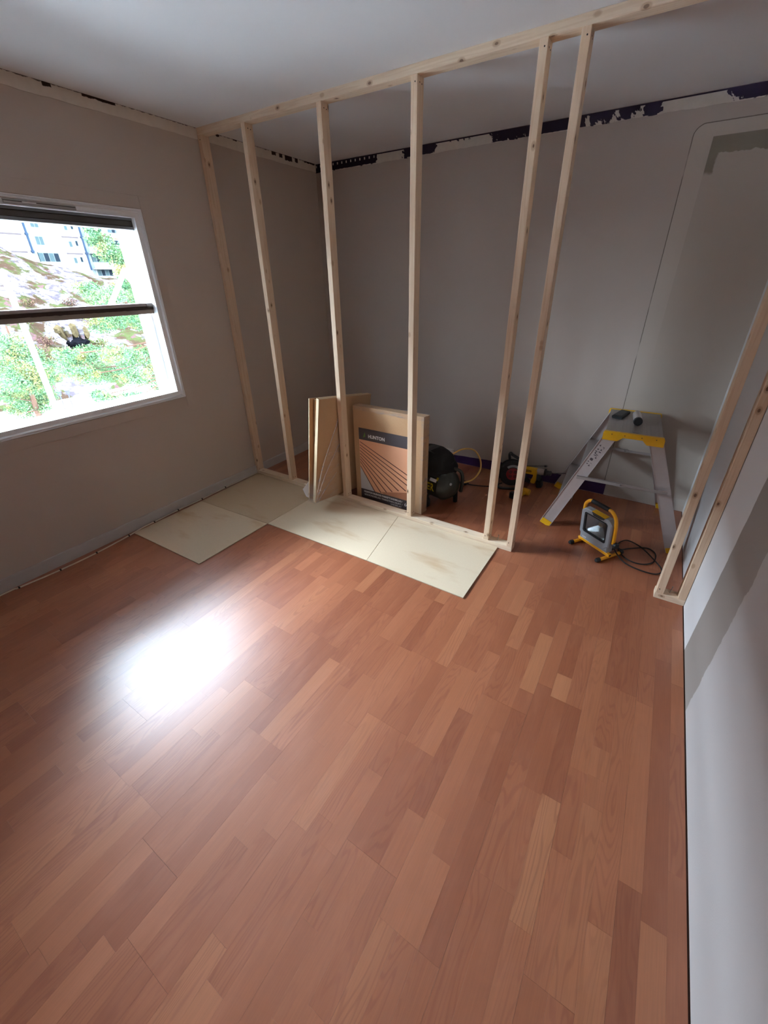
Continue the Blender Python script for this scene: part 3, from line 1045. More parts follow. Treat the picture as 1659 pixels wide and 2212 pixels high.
face_text('UNDERLAY', 0.316, 0.009, 0.020, 0.0001, 0.098)
face_text('60', 0.436, 0.032, 0.040, 0.0003)

# ------------------------------------------------------------------ air compressor with black cloth over the pump
cp = tag(empty('air_compressor', (1.765, -0.80, 0.0), math.radians(-14)), 'dark air compressor under a black cover, beside the printed package', 'compressor')
# local: tank axis along -x from the domed end at x = 0
TR, TZ = 0.120, 0.168
MX = Matrix.Translation((0, 0, TZ)) @ Matrix.Rotation(math.radians(-90), 4, 'Y')
bm = bmesh.new()
prof = [(0.0, -0.012), (0.045, -0.009), (0.080, 0.006), (0.102, 0.030), (TR, 0.060), (TR, 0.062), (TR + 0.0015, 0.064), (TR + 0.0015, 0.070), (TR, 0.072), (TR, 0.36), (0.102, 0.39), (0.08, 0.41), (0.0, 0.42)]
lathe(bm, prof, MX, 32)
tank = obj('tank', bm, M_tank, cp, True)
bm = bmesh.new()
lathe(bm, [(0.010, 0.0), (0.010, 0.004), (0.004, 0.006), (0.0, 0.006)], along((0.008, -0.05, TZ + 0.045), (0.8, -0.5, 0.3)), 10)
obj('drain_plug', bm, M_screw, tank)
# cover / cloth lump
bm = bmesh.new()
NU, NV = 28, 12
rows = []
for j in range(NV + 1):
    v = j / NV
    z = 0.255 + 0.165 * v
    kx = 0.165 * (1 - 0.50 * v ** 4.0) * (1.05 - 0.05 * v)
    ky = 0.125 * (1 - 0.50 * v ** 4.0)
    row = []
    for i in range(NU):
        a = 2 * math.pi * i / NU
        ca, sa = math.cos(a), math.sin(a)
        sq = lambda c: math.copysign(abs(c) ** 0.62, c)
        w = 1 + 0.13 * noise.noise(Vector((ca * 2.2, sa * 2.2, v * 3.1))) + 0.03 * noise.noise(Vector((ca * 6, sa * 6, v * 8)))
        drop = -0.022 * (1 - v) * max(0, noise.noise(Vector((ca * 1.7, sa * 1.7, 9))))
        row.append(bm.verts.new((-0.215 + kx * sq(ca) * w, 0.01 + ky * sq(sa) * w, z + drop)))
    rows.append(row)
for A_, B_ in zip(rows, rows[1:]):
    for i in range(NU): bm.faces.new((A_[i], A_[(i + 1) % NU], B_[(i + 1) % NU], B_[i]))
bm.faces.new(rows[-1]); bm.faces.new(rows[0][::-1])
obj('black_cover', bm, M_blkf, cp, True)
bm = bmesh.new()
prism(bm, [(-0.33, 0.412), (-0.22, 0.425), (-0.15, 0.412), (-0.16, 0.405), (-0.22, 0.417), (-0.33, 0.403)], 'y', -0.06, 0.06)
obj('cover_flap', bm, M_smoke, cp)
for dy, nm in ((-0.160, 'wheel'), (0.130, 'wheel')):
    bm = bmesh.new()
    lathe(bm, [(0.0, -0.016), (0.024, -0.016), (0.028, -0.012), (0.050, -0.014), (0.062, -0.010), (0.062, 0.010), (0.050, 0.014), (0.028, 0.012), (0.024, 0.016), (0.0, 0.016)], Matrix.Translation((-0.155, dy, 0.063)) @ Matrix.Rotation(math.radians(90), 4, 'X'), 24)
    wh = obj(nm, bm, M_blk, cp, True)
    bm = bmesh.new(); tube(bm, [(-0.155, dy * 0.95, 0.063), (-0.15, dy * 0.5, 0.10)], 0.009, 8); obj('axle', bm, M_tank, wh)
for dy in (0.070,):
    bm = bmesh.new()
    prism(bm, [(-0.050, 0.0), (-0.026, 0.0), (-0.030, 0.100), (-0.056, 0.100)], 'y', dy, dy + 0.024)
    obj('rubber_foot', bm, M_blk, cp)
bm = bmesh.new()
tube(bm, [(-0.09, 0.04, 0.285), (-0.02, 0.07, 0.28), (0.004, 0.085, 0.25), (0.010, 0.09, 0.18), (0.0, 0.09, 0.10)], 0.013, 8, 4)
obj('carry_handle', bm, M_tank, cp, True)
# lettering on the tank flank: yellow capitals and a small label
def on_tank(me, x_off, ang0):
    """bend flat lettering (x right, y up) round the tank's near flank"""
    for v in me.vertices:
        a = ang0 + v.co.y / TR
        x = x_off + v.co.x
        r = TR + 0.0012 + v.co.z
        v.co = Vector((x, -r * math.cos(a), TZ + r * math.sin(a)))
o = text('lettering', 'ER', 0.082, M_ylw_print, Matrix.Identity(4), tank, 0.0016, 0.066)
on_tank(o.data, -0.157, -0.20)
bm = bmesh.new(); 
for k in range(6):
    a0, a1 = k * 0.004, (k + 1) * 0.004
    bm.faces.new([bm.verts.new((x, y, 0)) for x, y in ((0, a0), (0.062, a0), (0.062, a1), (0, a1))])
o = obj('sticker', bm, M_prt_white, tank); on_tank(o.data, -0.142, 0.40)
bm = bmesh.new()
for k in range(5):
    a0, a1 = k * 0.005, (k + 1) * 0.005
    bm.faces.new([bm.verts.new((x, y, 0)) for x, y in ((0, a0), (0.018, a0), (0.018, a1), (0, a1))])
o = obj('sticker', bm, M_ylw_print, tank); on_tank(o.data, -0.088, 0.53)
o['label'] = 'yellow square sticker'
# hose loop
Mi = cp.matrix_basis.copy()
bpy.context.view_layer.update()
inv = cp.matrix_world.inverted()
bm = bmesh.new()
hp = [(1.655, -0.62, 0.34), (1.70, -0.52, 0.36), (1.76, -0.43, 0.335), (1.815, -0.42, 0.265), (1.835, -0.45, 0.19), (1.815, -0.52, 0.135), (1.772, -0.58, 0.12), (1.735, -0.64, 0.13)]
tube(bm, [inv @ Vector(p) for p in hp], 0.0068, 10, 6)
obj('air_hose', bm, M_hose, cp, True)
bm = bmesh.new()
tube(bm, [inv @ Vector(p) for p in ((1.752, -0.61, 0.125), (1.735, -0.64, 0.13), (1.72, -0.68, 0.15))], 0.009, 10)
obj('hose_coupling', bm, M_smoke, cp)

# ------------------------------------------------------------------ wall socket
ws_ = tag(empty('wall_socket', (1.292, 0.0, 0.058)), 'white double wall socket low on the back wall above the purple band', 'socket')
bm = bmesh.new(); box(bm, 0, 0.125, -0.012, 0, 0.0, 0.066, bev=0.003); obj('socket_plate', bm, M_plug, ws_)
for x in (0.030, 0.066):
    bm = bmesh.new()
    lathe(bm, [(0.0, 0.0), (0.0165, 0.0), (0.0165, 0.0012), (0.014, 0.0015), (0.0, 0.0015)], Matrix.Translation((x, -0.0135, 0.034)) @ Matrix.Rotation(math.radians(-90), 4, 'X'), 20)
    obj('socket_well', bm, M_raw, ws_)
pg = tag(empty('white_plug', (1.384, -0.012, 0.062)), 'white plug block pushed into the wall socket', 'plug')
bm = bmesh.new(); prism(bm, [(0, 0), (0.026, 0), (0.027, 0.036), (0.0135, 0.058), (0, 0.036)], 'y', 0, -0.03); obj('plug_body', bm, M_plug, pg)
bm = bmesh.new(); tube(bm, [(0.0135, -0.018, 0.002), (0.014, -0.017, -0.05)], 0.0022, 6); obj('pull_cord', bm, M_prt_white, pg)

# ------------------------------------------------------------------ cable reel
fr = Vector((0.42, -0.90, 0.06)).normalized()          # the way the drum faces
rx = Vector((-fr.y, fr.x, 0)).normalized() * 1.0
rx = fr.cross(Vector((0, 0, 1))).normalized() * -1
ru = rx.cross(fr) * -1
ru = Vector((0, 0, 1)) - fr * fr.z
ru.normalize()
rc0 = Vector((2.030, -0.235, 0.128))
cr = tag(empty('cable_reel', (2.03, -0.235, 0)), 'black cable reel with round red socket plate, between the close pair of studs', 'cable reel')
bpy.context.view_layer.update()
inv = cr.matrix_world.inverted()
RM = inv @ frame_of(rc0, rx, ru, rx.cross(ru))
if (rx.cross(ru)).dot(fr) < 0:
    RM = inv @ frame_of(rc0, -rx, ru, (-rx).cross(ru))
bm = bmesh.new(); lathe(bm, [(0.052, 0.030), (0.098, 0.030), (0.103, 0.034), (0.098, 0.040), (0.058, 0.042), (0.052, 0.040)], RM, 40)
obj('flange', bm, M_blk, cr, True)
bm = bmesh.new(); lathe(bm, [(0.0, -0.042), (0.098, -0.042), (0.103, -0.036), (0.098, -0.030), (0.0, -0.030)], RM, 40)
obj('flange', bm, M_blk, cr, True)
bm = bmesh.new()
hp = []
for k in range(200):
    a = k * 2 * math.pi / 40
    hp.append(RM @ Vector((0.091 * math.cos(a), 0.091 * math.sin(a), -0.024 + 0.048 * k / 200)))
tube(bm, hp, 0.0062, 6)
obj('wound_cable', bm, M_blk, cr, True)
bm = bmesh.new(); lathe(bm, [(0.0, -0.03), (0.060, -0.03), (0.060, 0.036), (0.0, 0.036)], RM, 32); obj('drum_core', bm, M_blk, cr)
bm = bmesh.new(); lathe(bm, [(0.0, 0.036), (0.051, 0.036), (0.051, 0.043), (0.047, 0.046), (0.0, 0.046)], RM, 32); sp = obj('socket_plate', bm, M_red, cr, True)
M_redd = plain('dark_red_socket_well', srgb(78, 14, 20), 0.5)
for k in range(4):
    a = math.radians(45 + 90 * k)
    bm = bmesh.new(); lathe(bm, [(0.0, 0.0462), (0.0145, 0.0462), (0.0145, 0.0475), (0.012, 0.0472), (0.0, 0.0468)], RM @ Matrix.Translation((0.026 * math.cos(a), 0.026 * math.sin(a), 0)), 16)
    obj('socket', bm, M_redd, sp)
bm = bmesh.new()
L0 = []
for k in range(13):
    a = math.radians(55 + 75 * k / 12)
    L0.append([bm.verts.new(RM @ Vector((r * math.cos(a), r * math.sin(a), 0.0428))) for r in (0.058, 0.078)])
for a, b in zip(L0, L0[1:]): bm.faces.new((a[0], b[0], b[1], a[1]))
obj('rating_label', bm, M_grey, cr)
bm = bmesh.new()
tube(bm, [RM @ Vector(p) for p in ((-0.02, 0.095, -0.045), (-0.026, 0.135, -0.045), (-0.022, 0.158, -0.02), (-0.018, 0.160, 0.03))], 0.011, 10, 4)
tube(bm, [RM @ Vector(p) for p in ((-0.018, 0.160, 0.03), (0.03, 0.138, 0.055), (0.035, 0.122, 0.05))], 0.0115, 10, 3)
obj('carry_handle', bm, M_blk, cr, True)
bm = bmesh.new()
fz = 0.0105
p0 = [Vector((rc0.x, rc0.y, 0)) + rx * a + Vector((fr.x, fr.y, 0)).normalized() * b + Vector((0, 0, z)) for a, b, z in
      ((-0.07, -0.06, 0.13), (-0.09, -0.06, 0.05), (-0.10, -0.03, 0.013), (-0.10, 0.04, 0.012), (-0.075, 0.062, 0.012), (0.0, 0.066, 0.012), (0.06, 0.060, 0.012), (0.08, 0.035, 0.012), (0.08, -0.03, 0.013), (0.075, -0.06, 0.05), (0.06, -0.06, 0.13))]
tube(bm, [inv @ p for p in p0], 0.0105, 10, 5)
obj('tube_stand', bm, M_blk, cr, True)
bm = bmesh.new()
pc = [(1.972, -0.27, 0.03), (1.90, -0.34, 0.012), (1.82, -0.375, 0.010), (1.75, -0.395, 0.010), (1.715, -0.402, 0.014)]
tube(bm, [inv @ Vector(p) for p in pc], 0.0046, 8, 5)
lead = obj('power_lead', bm, M_blk, cr, True)
bm = bmesh.new()
lathe(bm, [(0.006, -0.02), (0.012, -0.005), (0.019, 0.004), (0.019, 0.026), (0.015, 0.030), (0.0, 0.030)], inv @ along((1.712, -0.403, 0.019), (-1, -0.15, 0.05)), 18)
pl = obj('plug', bm, M_blk, lead, True)

# ------------------------------------------------------------------ rotary hammer on the floor by the back wall
hm = tag(empty('rotary_hammer', (2.212, -0.125, 0)), 'yellow and black rotary hammer drill by the back wall, bit pointing right', 'power tool')
def hpt(x, z, y=0.0): return (x - 2.20, y, z)
bm = bmesh.new()
prism(bm, [hpt(a, b)[0::2] for a, b in ((2.095, 0.150), (2.196, 0.152), (2.200, 0.120), (2.190, 0.108), (2.10, 0.105))], 'y', -0.032, 0.032)
bmesh.ops.bevel(bm, geom=list(bm.edges), offset=0.006, segments=2, affect='EDGES')
obj('motor_housing', bm, M_yel, hm, True)
bm = bmesh.new()
prism(bm, [hpt(a, b)[0::2] for a, b in ((2.168, 0.112), (2.200, 0.118), (2.196, 0.060), (2.190, 0.024), (2.158, 0.024), (2.150, 0.040), (2.165, 0.060))], 'y', -0.018, 0.018)
bmesh.ops.bevel(bm, geom=list(bm.edges), offset=0.005, segments=2, affect='EDGES')
obj('grip', bm, M_yel, hm, True)
bm = bmesh.new()
prism(bm, [hpt(a, b)[0::2] for a, b in ((2.092, 0.140), (2.108, 0.140), (2.112, 0.06), (2.150, 0.03), (2.150, 0.018), (2.10, 0.03), (2.088, 0.06))], 'y', -0.020, 0.020)
obj('rear_housing', bm, M_smoke, hm)
bm = bmesh.new(); box(bm, 0.002, 0.048, -0.030, 0.030, 0.002, 0.062, bev=0.006)
bmesh.ops.rotate(bm, verts=bm.verts, cent=(0.025, 0, 0.03), matrix=Matrix.Rotation(math.radians(-12), 3, 'Y'))
obj('battery', bm, M_blk, hm)
bm = bmesh.new(); prism(bm, [hpt(a, b)[0::2] for a, b in ((2.198, 0.112), (2.216, 0.112), (2.232, 0.075), (2.224, 0.062), (2.200, 0.07))], 'y', -0.024, 0.024); obj('front_guard', bm, M_smoke, hm)
bm = bmesh.new(); lathe(bm, [(0.0, 0.0), (0.026, 0.0), (0.027, 0.035), (0.024, 0.055), (0.020, 0.062), (0.0, 0.062)], along(hpt(2.194, 0.136), (1, 0, 0.02)), 20); obj('gear_case', bm, M_alu2, hm, True)
bm = bmesh.new(); lathe(bm, [(0.020, 0.0), (0.030, 0.002), (0.030, 0.014), (0.020, 0.016)], along(hpt(2.248, 0.138), (1, 0, 0.02)), 20); obj('collar', bm, M_blk, hm, True)
bm = bmesh.new(); lathe(bm, [(0.0, 0.0), (0.020, 0.0), (0.018, 0.024), (0.021, 0.026), (0.019, 0.040), (0.008, 0.044), (0.0, 0.044)], along(hpt(2.262, 0.138), (1, 0, 0.02)), 20); obj('chuck', bm, M_smoke, hm, True)
bm = bmesh.new(); tube(bm, [hpt(2.300, 0.140), hpt(2.410, 0.172, -0.015)], 0.0032, 8); obj('drill_bit', bm, M_smoke, hm)
bm = bmesh.new(); tube(bm, [hpt(2.100, 0.152, 0.02), hpt(2.264, 0.188, 0.02)], 0.0028, 8); ds = obj('depth_rod', bm, M_smoke, hm)
bm = bmesh.new(); lathe(bm, [(0.0, -0.008), (0.008, -0.008), (0.008, 0.008), (0.0, 0.008)], along(hpt(2.246, 0.183, 0.02), (1, 0, 0.2)), 10); obj('rod_clamp', bm, M_blk, ds)
for zz_ in (0.128, 0.138):
    bm = bmesh.new(); box(bm, -0.09, -0.045, -0.0332, -0.030, zz_, zz_ + 0.005); obj('vent_slot', bm, M_blk, hm)

# smaller yellow driver lying in front of it
iw = tag(empty('impact_driver', (2.150, -0.318, 0), math.radians(172)), 'small yellow and black driver lying on the floor behind the outer stud of the pair', 'power tool')
iw.scale = (1, -1, 1)
bm = bmesh.new(); lathe(bm, [(0.0, 0.0), (0.024, 0.0), (0.027, 0.012), (0.027, 0.05), (0.022, 0.062), (0.0, 0.062)], along((-0.062, 0, 0.030), (1, 0, 0)), 20); obj('motor_housing', bm, M_yel, iw, True)
bm = bmesh.new(); lathe(bm, [(0.0, 0.0), (0.024, 0.0), (0.018, 0.030), (0.010, 0.034), (0.010, 0.048), (0.0, 0.048)], along((0.0, 0, 0.030), (1, 0, 0)), 20); obj('nose_cone', bm, M_yel, iw, True)
bm = bmesh.new(); prism(bm, [(-0.045, -0.02), (-0.012, -0.02), (0.0, -0.075), (0.012, -0.105), (-0.024, -0.105), (-0.03, -0.075)], 'z', 0.014, 0.044)
bmesh.ops.bevel(bm, geom=list(bm.edges), offset=0.006, segments=2, affect='EDGES'); obj('grip', bm, M_yel, iw, True)
bm = bmesh.new(); box(bm, -0.040, 0.046, -0.140, -0.104, 0.002, 0.058, bev=0.007); obj('battery', bm, M_blk, iw)
bm = bmesh.new(); box(bm, -0.034, 0.050, -0.112, -0.100, 0.006, 0.052, bev=0.004); obj('battery_shoe', bm, M_yel, iw)

# ------------------------------------------------------------------ aluminium work platform
E_ = Vector((0.9985, 0.0545, 0)); N_ = Vector((-0.0545, 0.9985, 0))
wp = tag(empty('work_platform', (2.803, -0.585, 0), math.atan2(0.0545, 0.9985)), 'folding aluminium work platform with yellow caps, near the right back corner', 'platform')
PZ = 0.70; PD = 0.530; HW = 0.152
bm = bmesh.new()
for k in range(14):
    x0 = -HW + 2 * HW * k / 14
    box(bm, x0 + 0.0002, x0 + 2 * HW / 14 - 0.0002, 0.004, PD, PZ - 0.006, PZ - (0.0 if k % 2 else 0.0006))
box(bm, -HW, HW, 0.004, PD, PZ - 0.030, PZ - 0.006)
obj('deck', bm, M_alu2, wp)
capp = [(-0.156, PZ + 0.003), (0.156, PZ + 0.003), (0.163, PZ - 0.010), (0.163, PZ - 0.052), (0.078, PZ - 0.052), (0.052, PZ - 0.027), (-0.052, PZ - 0.027), (-0.080, PZ - 0.052), (-0.163, PZ - 0.052), (-0.163, PZ - 0.010)]
for y0, y1 in ((-0.016, 0.006), (PD - 0.002, PD + 0.014)):
    bm = bmesh.new()
    prism(bm, capp, 'y', y0, y1)
    c_ = obj('end_cap', bm, M_yel, wp)
    if y0 < 0:
        for xx in (-0.115, -0.045, 0.045, 0.12):
            bm = bmesh.new(); lathe(bm, [(0.0, 0), (0.003, 0), (0.003, 0.001), (0.0, 0.001)], along((xx, y0, PZ - 0.012), (0, -1, 0)), 8); obj('rivet', bm, M_smoke, c_)
# legs: C-channels, web outward
def leg(xt, xb, yt, yb, sgn, lab=None):
    top_c = Vector((xt, yt, PZ - 0.028)); bot_c = Vector((xb, yb, 0.012))
    ax = (bot_c - top_c).normalized()
    wx = Vector((1, 0, 0)) - ax * ax.x; wx.normalize()
    wy = ax.cross(wx)
    if wy.y * sgn < 0: wy = -wy             # wy points outward (front for sgn -1)
    L = (bot_c - top_c).length
    M = frame_of(top_c, wx, wy, wx.cross(wy))
    s = 1 if wx.cross(wy).dot(ax) > 0 else -1
    bm = bmesh.new()
    hw = 0.037
    box(bm, -hw, hw, -0.0025, 0.0, 0, s * L, M)
    box(bm, -hw, -hw + 0.0025, -0.026, 0.004, 0, s * L, M)
    box(bm, hw - 0.0025, hw, -0.026, 0.004, 0, s * L, M)
    o = obj('leg', bm, M_alu, wp)
    bm = bmesh.new()
    box(bm, -hw + 0.002, hw - 0.002, -0.027, 0.005, s * (L - 0.030), s * (L + 0.010), M, bev=0.002)
    obj('rubber_foot', bm, M_yel, o)
    return o, M, s, L
lf, lM, ls, lL = leg(-0.118, -0.388, 0.004, -0.085, -1)
rf, rM, rs, rL = leg(0.122, 0.372, 0.004, -0.075, -1)
leg(-0.118, -0.395, PD - 0.008, PD + 0.030, 1)
leg(0.122, 0.330, PD - 0.008, PD + 0.030, 1)
# treads between the front and back legs on each side
def lerp(a, b, t): return a + (b - a) * t
for sx in (-1,):
    for z in (0.455, 0.225):
        t = (PZ - 0.028 - z) / (PZ - 0.04)
        xc = lerp(0.118, 0.385 if sx < 0 else 0.35, t) * sx
        yf = lerp(0.006, -0.076, t) + 0.002; yb = lerp(PD - 0.010, PD + 0.024, t)
        bm = bmesh.new()
        box(bm, xc - 0.045, xc + 0.045, yf, yb, z - 0.002, z + 0.002)
        box(bm, xc - 0.045, xc - 0.042, yf, yb, z - 0.026, z)
        box(bm, xc + 0.042, xc + 0.045, yf, yb, z - 0.026, z)
        for k in range(6):
            box(bm, xc - 0.038 + k * 0.0135, xc - 0.031 + k * 0.0135, yf, yb, z + 0.002, z + 0.0034)
        obj('tread', bm, M_alu2, wp)
# folding stays between left and right legs
for y, z, nm in ((-0.050, 0.388, 1), (PD - 0.02, 0.412, 2)):
    t = (PZ - 0.028 - z) / (PZ - 0.04)
    xl = -lerp(0.118, 0.388, t) + 0.0; xr = lerp(0.122, 0.372 if nm == 1 else 0.33, t) - 0.0
    bm = bmesh.new()
    yo = -0.012 if nm == 1 else 0.0
    box(bm, xl - 0.02, 0.02, y + yo - 0.004, y + yo - 0.001, z - 0.010, z + 0.010)
    box(bm, xl - 0.02, 0.02, y + yo - 0.004, y + yo + 0.008, z + 0.008, z + 0.010)
    box(bm, -0.02, xr + 0.02, y + yo - 0.001, y + yo + 0.002, z - 0.009, z + 0.009)
    box(bm, -0.02, xr + 0.02, y + yo - 0.001, y + yo + 0.010, z - 0.009, z - 0.007)
    st = obj('folding_stay', bm, M_grey_pvc if False else M_alu2, wp)
    bm = bmesh.new(); lathe(bm, [(0.0, 0), (0.005, 0), (0.005, 0.003), (0.0, 0.004)], along((0.0, y + yo - 0.004, z), (0, -1, 0)), 10); obj('pivot_rivet', bm, M_screw, st)
# printed pictograms on the left front leg (flat print on the web)
def on_leg(pts, mt, parent):
    bm = bmesh.new()
    bm.faces.new([bm.verts.new(lM @ Vector((a, 0.0006, ls * b))) for a, b in pts])
    return obj('pictogram', bm, mt, parent)
sq = lambda x, y, w, hgt: [(x - w, y - hgt), (x + w, y - hgt), (x + w, y + hgt), (x - w, y + hgt)]
tri = lambda x, y, w: [(x - w, y + w), (x + w, y + w), (x, y - w)]
for q in (tri(-0.014, 0.080, 0.006), sq(0.009, 0.083, 0.006, 0.0015), sq(0.013, 0.088, 0.0015, 0.005), tri(0.006, 0.102, 0.006), sq(-0.012, 0.108, 0.004, 0.004), sq(0.007, 0.120, 0.007, 0.003),
          sq(-0.014, 0.124, 0.006, 0.003), sq(-0.012, 0.136, 0.004, 0.005), sq(0.002, 0.142, 0.008, 0.002), sq(-0.004, 0.150, 0.010, 0.002), tri(0.008, 0.160, 0.006), sq(-0.008, 0.182, 0.009, 0.008),
          sq(-0.016, 0.202, 0.004, 0.003), sq(-0.014, 0.218, 0.004, 0.003), sq(0.004, 0.206, 0.006, 0.001), tri(0.002, 0.222, 0.006)):
    on_leg(q, M_prt_dark, lf)

# things on the platform
bpy.context.view_layer.update()
def wpl(x, y, z): return wp.matrix_world @ Vector((x, y, z))
ph = tag(empty('pocket_device', (2.683, -0.215, PZ)), 'flat black pocket device lying on the left of the platform deck', 'device')
bm = bmesh.new()
a = Vector((2.648, -0.297, 0)); b = Vector((2.688, -0.122, 0)); c = Vector((2.748, -0.140, 0)); d = Vector((2.712, -0.318, 0))
o_ = Vector((2.683, -0.215, 0))
prism(bm, [((p - o_).x, (p - o_).y) for p in (a, d, c, b)], 'z', 0.0005, 0.020)
bmesh.ops.bevel(bm, geom=list(bm.edges), offset=0.004, segments=2, affect='EDGES')
obj('case', bm, M_blk, ph, True)
bm = bmesh.new()
q = [(p - o_) * 0.72 for p in (a, d, c, b)]
prism(bm, [(p.x, p.y) for p in q], 'z', 0.0200, 0.0206)
obj('screen', bm, M_smoke, ph)
fl = tag(empty('metal_cylinder', (2.802, -0.375, PZ)), 'silver cylinder with black end lying on the platform deck', 'cylinder')
dr = Vector((-0.10, 1.0, 0)).normalized()
bm = bmesh.new(); lathe(bm, [(0.0, 0.012), (0.0245, 0.012), (0.0245, 0.175), (0.020, 0.182), (0.0, 0.182)], along((0.004, -0.02, 0.0262), dr), 24); obj('barrel', bm, M_alu, fl, True)
bm = bmesh.new(); lathe(bm, [(0.0, -0.006), (0.022, -0.006), (0.0258, -0.002), (0.0258, 0.014), (0.0, 0.014)], along((0.004, -0.02, 0.0262), dr), 24); obj('end_cap', bm, M_blk, fl, True)
bm = bmesh.new(); L0 = []
for k in range(9):
    a_ = math.radians(100 + 70 * k / 8)
    Mx = along((0.004, -0.02, 0.0262), dr)
    L0.append([bm.verts.new(Mx @ Vector((0.0249 * math.cos(a_ - math.pi / 2 * 0), 0.0249 * math.sin(a_), z))) for z in (0.03, 0.15)])
for a_, b_ in zip(L0, L0[1:]): bm.faces.new((a_[0], b_[0], b_[1], a_[1]))
obj('paper_label', bm, M_prt_white, fl)
bm = bmesh.new(); tube(bm, [(-0.010, -0.03, 0.004), (-0.010, -0.17, 0.004), (-0.002, -0.185, 0.004), (0.018, -0.185, 0.004), (0.026, -0.17, 0.004), (0.026, -0.03, 0.004)], 0.0018, 6, 3); obj('wire_bail', bm, M_screw, fl, True)

# ------------------------------------------------------------------ site floodlight
fwd = Vector((-0.567, -0.823, 0)).normalized(); rgt = Vector((-fwd.y, fwd.x, 0)) * 1.0
rgt = Vector((0.823, -0.567, 0)).normalized()
lt = tag(empty('work_light', (2.755, -0.840, 0), math.atan2(rgt.y, rgt.x)), 'grey floodlight on a yellow tube stand, on the floor in front of the platform', 'lamp')
# local x right, local -y towards the viewer
for sx in (-1, 1):
    bm = bmesh.new(); tube(bm, [(sx * 0.105, -0.082, 0.0125), (sx * 0.105, 0.115, 0.0125)], 0.0105, 12)
    f_ = obj('foot_tube', bm, M_yelp, lt, True)
    for yy in (-0.082, 0.115):
        bm = bmesh.new(); lathe(bm, [(0.0, -0.016), (0.010, -0.014), (0.0145, -0.004), (0.0140, 0.014), (0.0, 0.014)], along((sx * 0.105, yy, 0.0145), (0, 1 if yy < 0 else -1, 0)), 14); obj('rubber_cap', bm, M_blk, f_, True)
bm = bmesh.new(); box(bm, -0.119, 0.119, -0.012, 0.012, 0.022, 0.040, bev=0.0015); cb = obj('cross_bar', bm, M_yelp, lt)
bm = bmesh.new(); box(bm, 0.1185, 0.1195, -0.008, 0.008, 0.025, 0.037); obj('bar_end', bm, M_blk, cb)
Mt = Matrix.Translation((-0.006, 0.010, 0.040)) @ Matrix.Rotation(math.radians(7), 4, 'X')
def octo(hw, z0, z1, c): return [(-hw + c, z0), (hw - c, z0), (hw, z0 + c), (hw, z1 - c), (hw - c, z1), (-hw + c, z1), (-hw, z1 - c), (-hw, z0 + c)]
bm = bmesh.new()
outer = octo(0.112, 0.022, 0.232, 0.026); win_ = [(-0.082, 0.058), (0.082, 0.058), (0.082, 0.204), (-0.082, 0.204)]
# ring face built from outer octagon and inner octagon
inner = octo(0.086, 0.060, 0.208, 0.010)
def loop(pts, y): return [bm.verts.new(Mt @ Vector((a, y, b))) for a, b in pts]
o1 = loop(outer, -0.018); o0 = loop([(a * 0.95, 0.127 + (b - 0.127) * 0.95) for a, b in outer], -0.024); i0 = loop(inner, -0.024); i1 = loop(inner, -0.012); ob = loop(outer, 0.012)
bk = loop([(a * 0.82, 0.127 + (b - 0.127) * 0.82) for a, b in outer], 0.040)
for k in range(8):
    j = (k + 1) % 8
    bm.faces.new((o1[k], o1[j], o0[j], o0[k])); bm.faces.new((o0[k], o0[j], i0[j], i0[k])); bm.faces.new((i0[k], i0[j], i1[j], i1[k]))
    bm.faces.new((ob[k], ob[j], o1[j], o1[k])); bm.faces.new((bk[k], bk[j], ob[j], ob[k]))
bm.faces.new(bk)
obj('housing', bm, M_grey, lt)
# lower chin that sits on the bar
bm = bmesh.new(); box(bm, -0.104, 0.104, -0.020, 0.030, -0.004, 0.060, Mt, bev=0.004); ch = obj('base_block', bm, M_grey, lt)
text('lettering', 'or', 0.034, M_prt_white, Mt @ Matrix.Translation((-0.082, -0.0215, 0.012)) @ Matrix.Rotation(math.radians(90), 4, 'X'), ch, 0.0004)
bm = bmesh.new()
gi = octo(0.086, 0.060, 0.208, 0.010); g2 = octo(0.076, 0.070, 0.198, 0.010)
ga = loop(gi, -0.0225); gb = loop(g2, -0.0225); gc = loop(g2, -0.010); gd = loop(gi, -0.010)
for k in range(8):
    j = (k + 1) % 8
    bm.faces.new((ga[k], ga[j], gb[j], gb[k])); bm.faces.new((gb[k], gb[j], gc[j], gc[k])); bm.faces.new((gd[k], gd[j], ga[j], ga[k]))
obj('gasket', bm, M_blk, lt)
bm = bmesh.new()
ra = loop([(-0.076, 0.070), (0.076, 0.070), (0.076, 0.198), (-0.076, 0.198)], -0.010); rb = loop([(-0.020, 0.118), (0.020, 0.118), (0.020, 0.150), (-0.020, 0.150)], 0.025)
for k in range(4): bm.faces.new((ra[k], ra[(k + 1) % 4], rb[(k + 1) % 4], rb[k]))
bm.faces.new(rb)
rf_ = obj('reflector', bm, M_chrome, lt)
bm = bmesh.new(); box(bm, -0.013, 0.013, 0.019, 0.0235, 0.122, 0.146, Mt, bev=0.001); obj('led_chip', bm, M_yelp, lt)
bm = bmesh.new(); box(bm, -0.077, 0.077, -0.0190, -0.0175, 0.069, 0.199, Mt); obj('front_glass', bm, M_lens, lt)
bm = bmesh.new(); prism(bm, [(-0.034, 0.232), (0.060, 0.232), (0.056, 0.220), (0.030, 0.212), (-0.020, 0.212)], 'y', -0.0265, -0.020, Mt); obj('name_plate', bm, M_tank, lt)
bm = bmesh.new(); box(bm, -0.036, 0.062, -0.024, 0.010, 0.2322, 0.2352, Mt); obj('top_strip', bm, M_yel, lt)
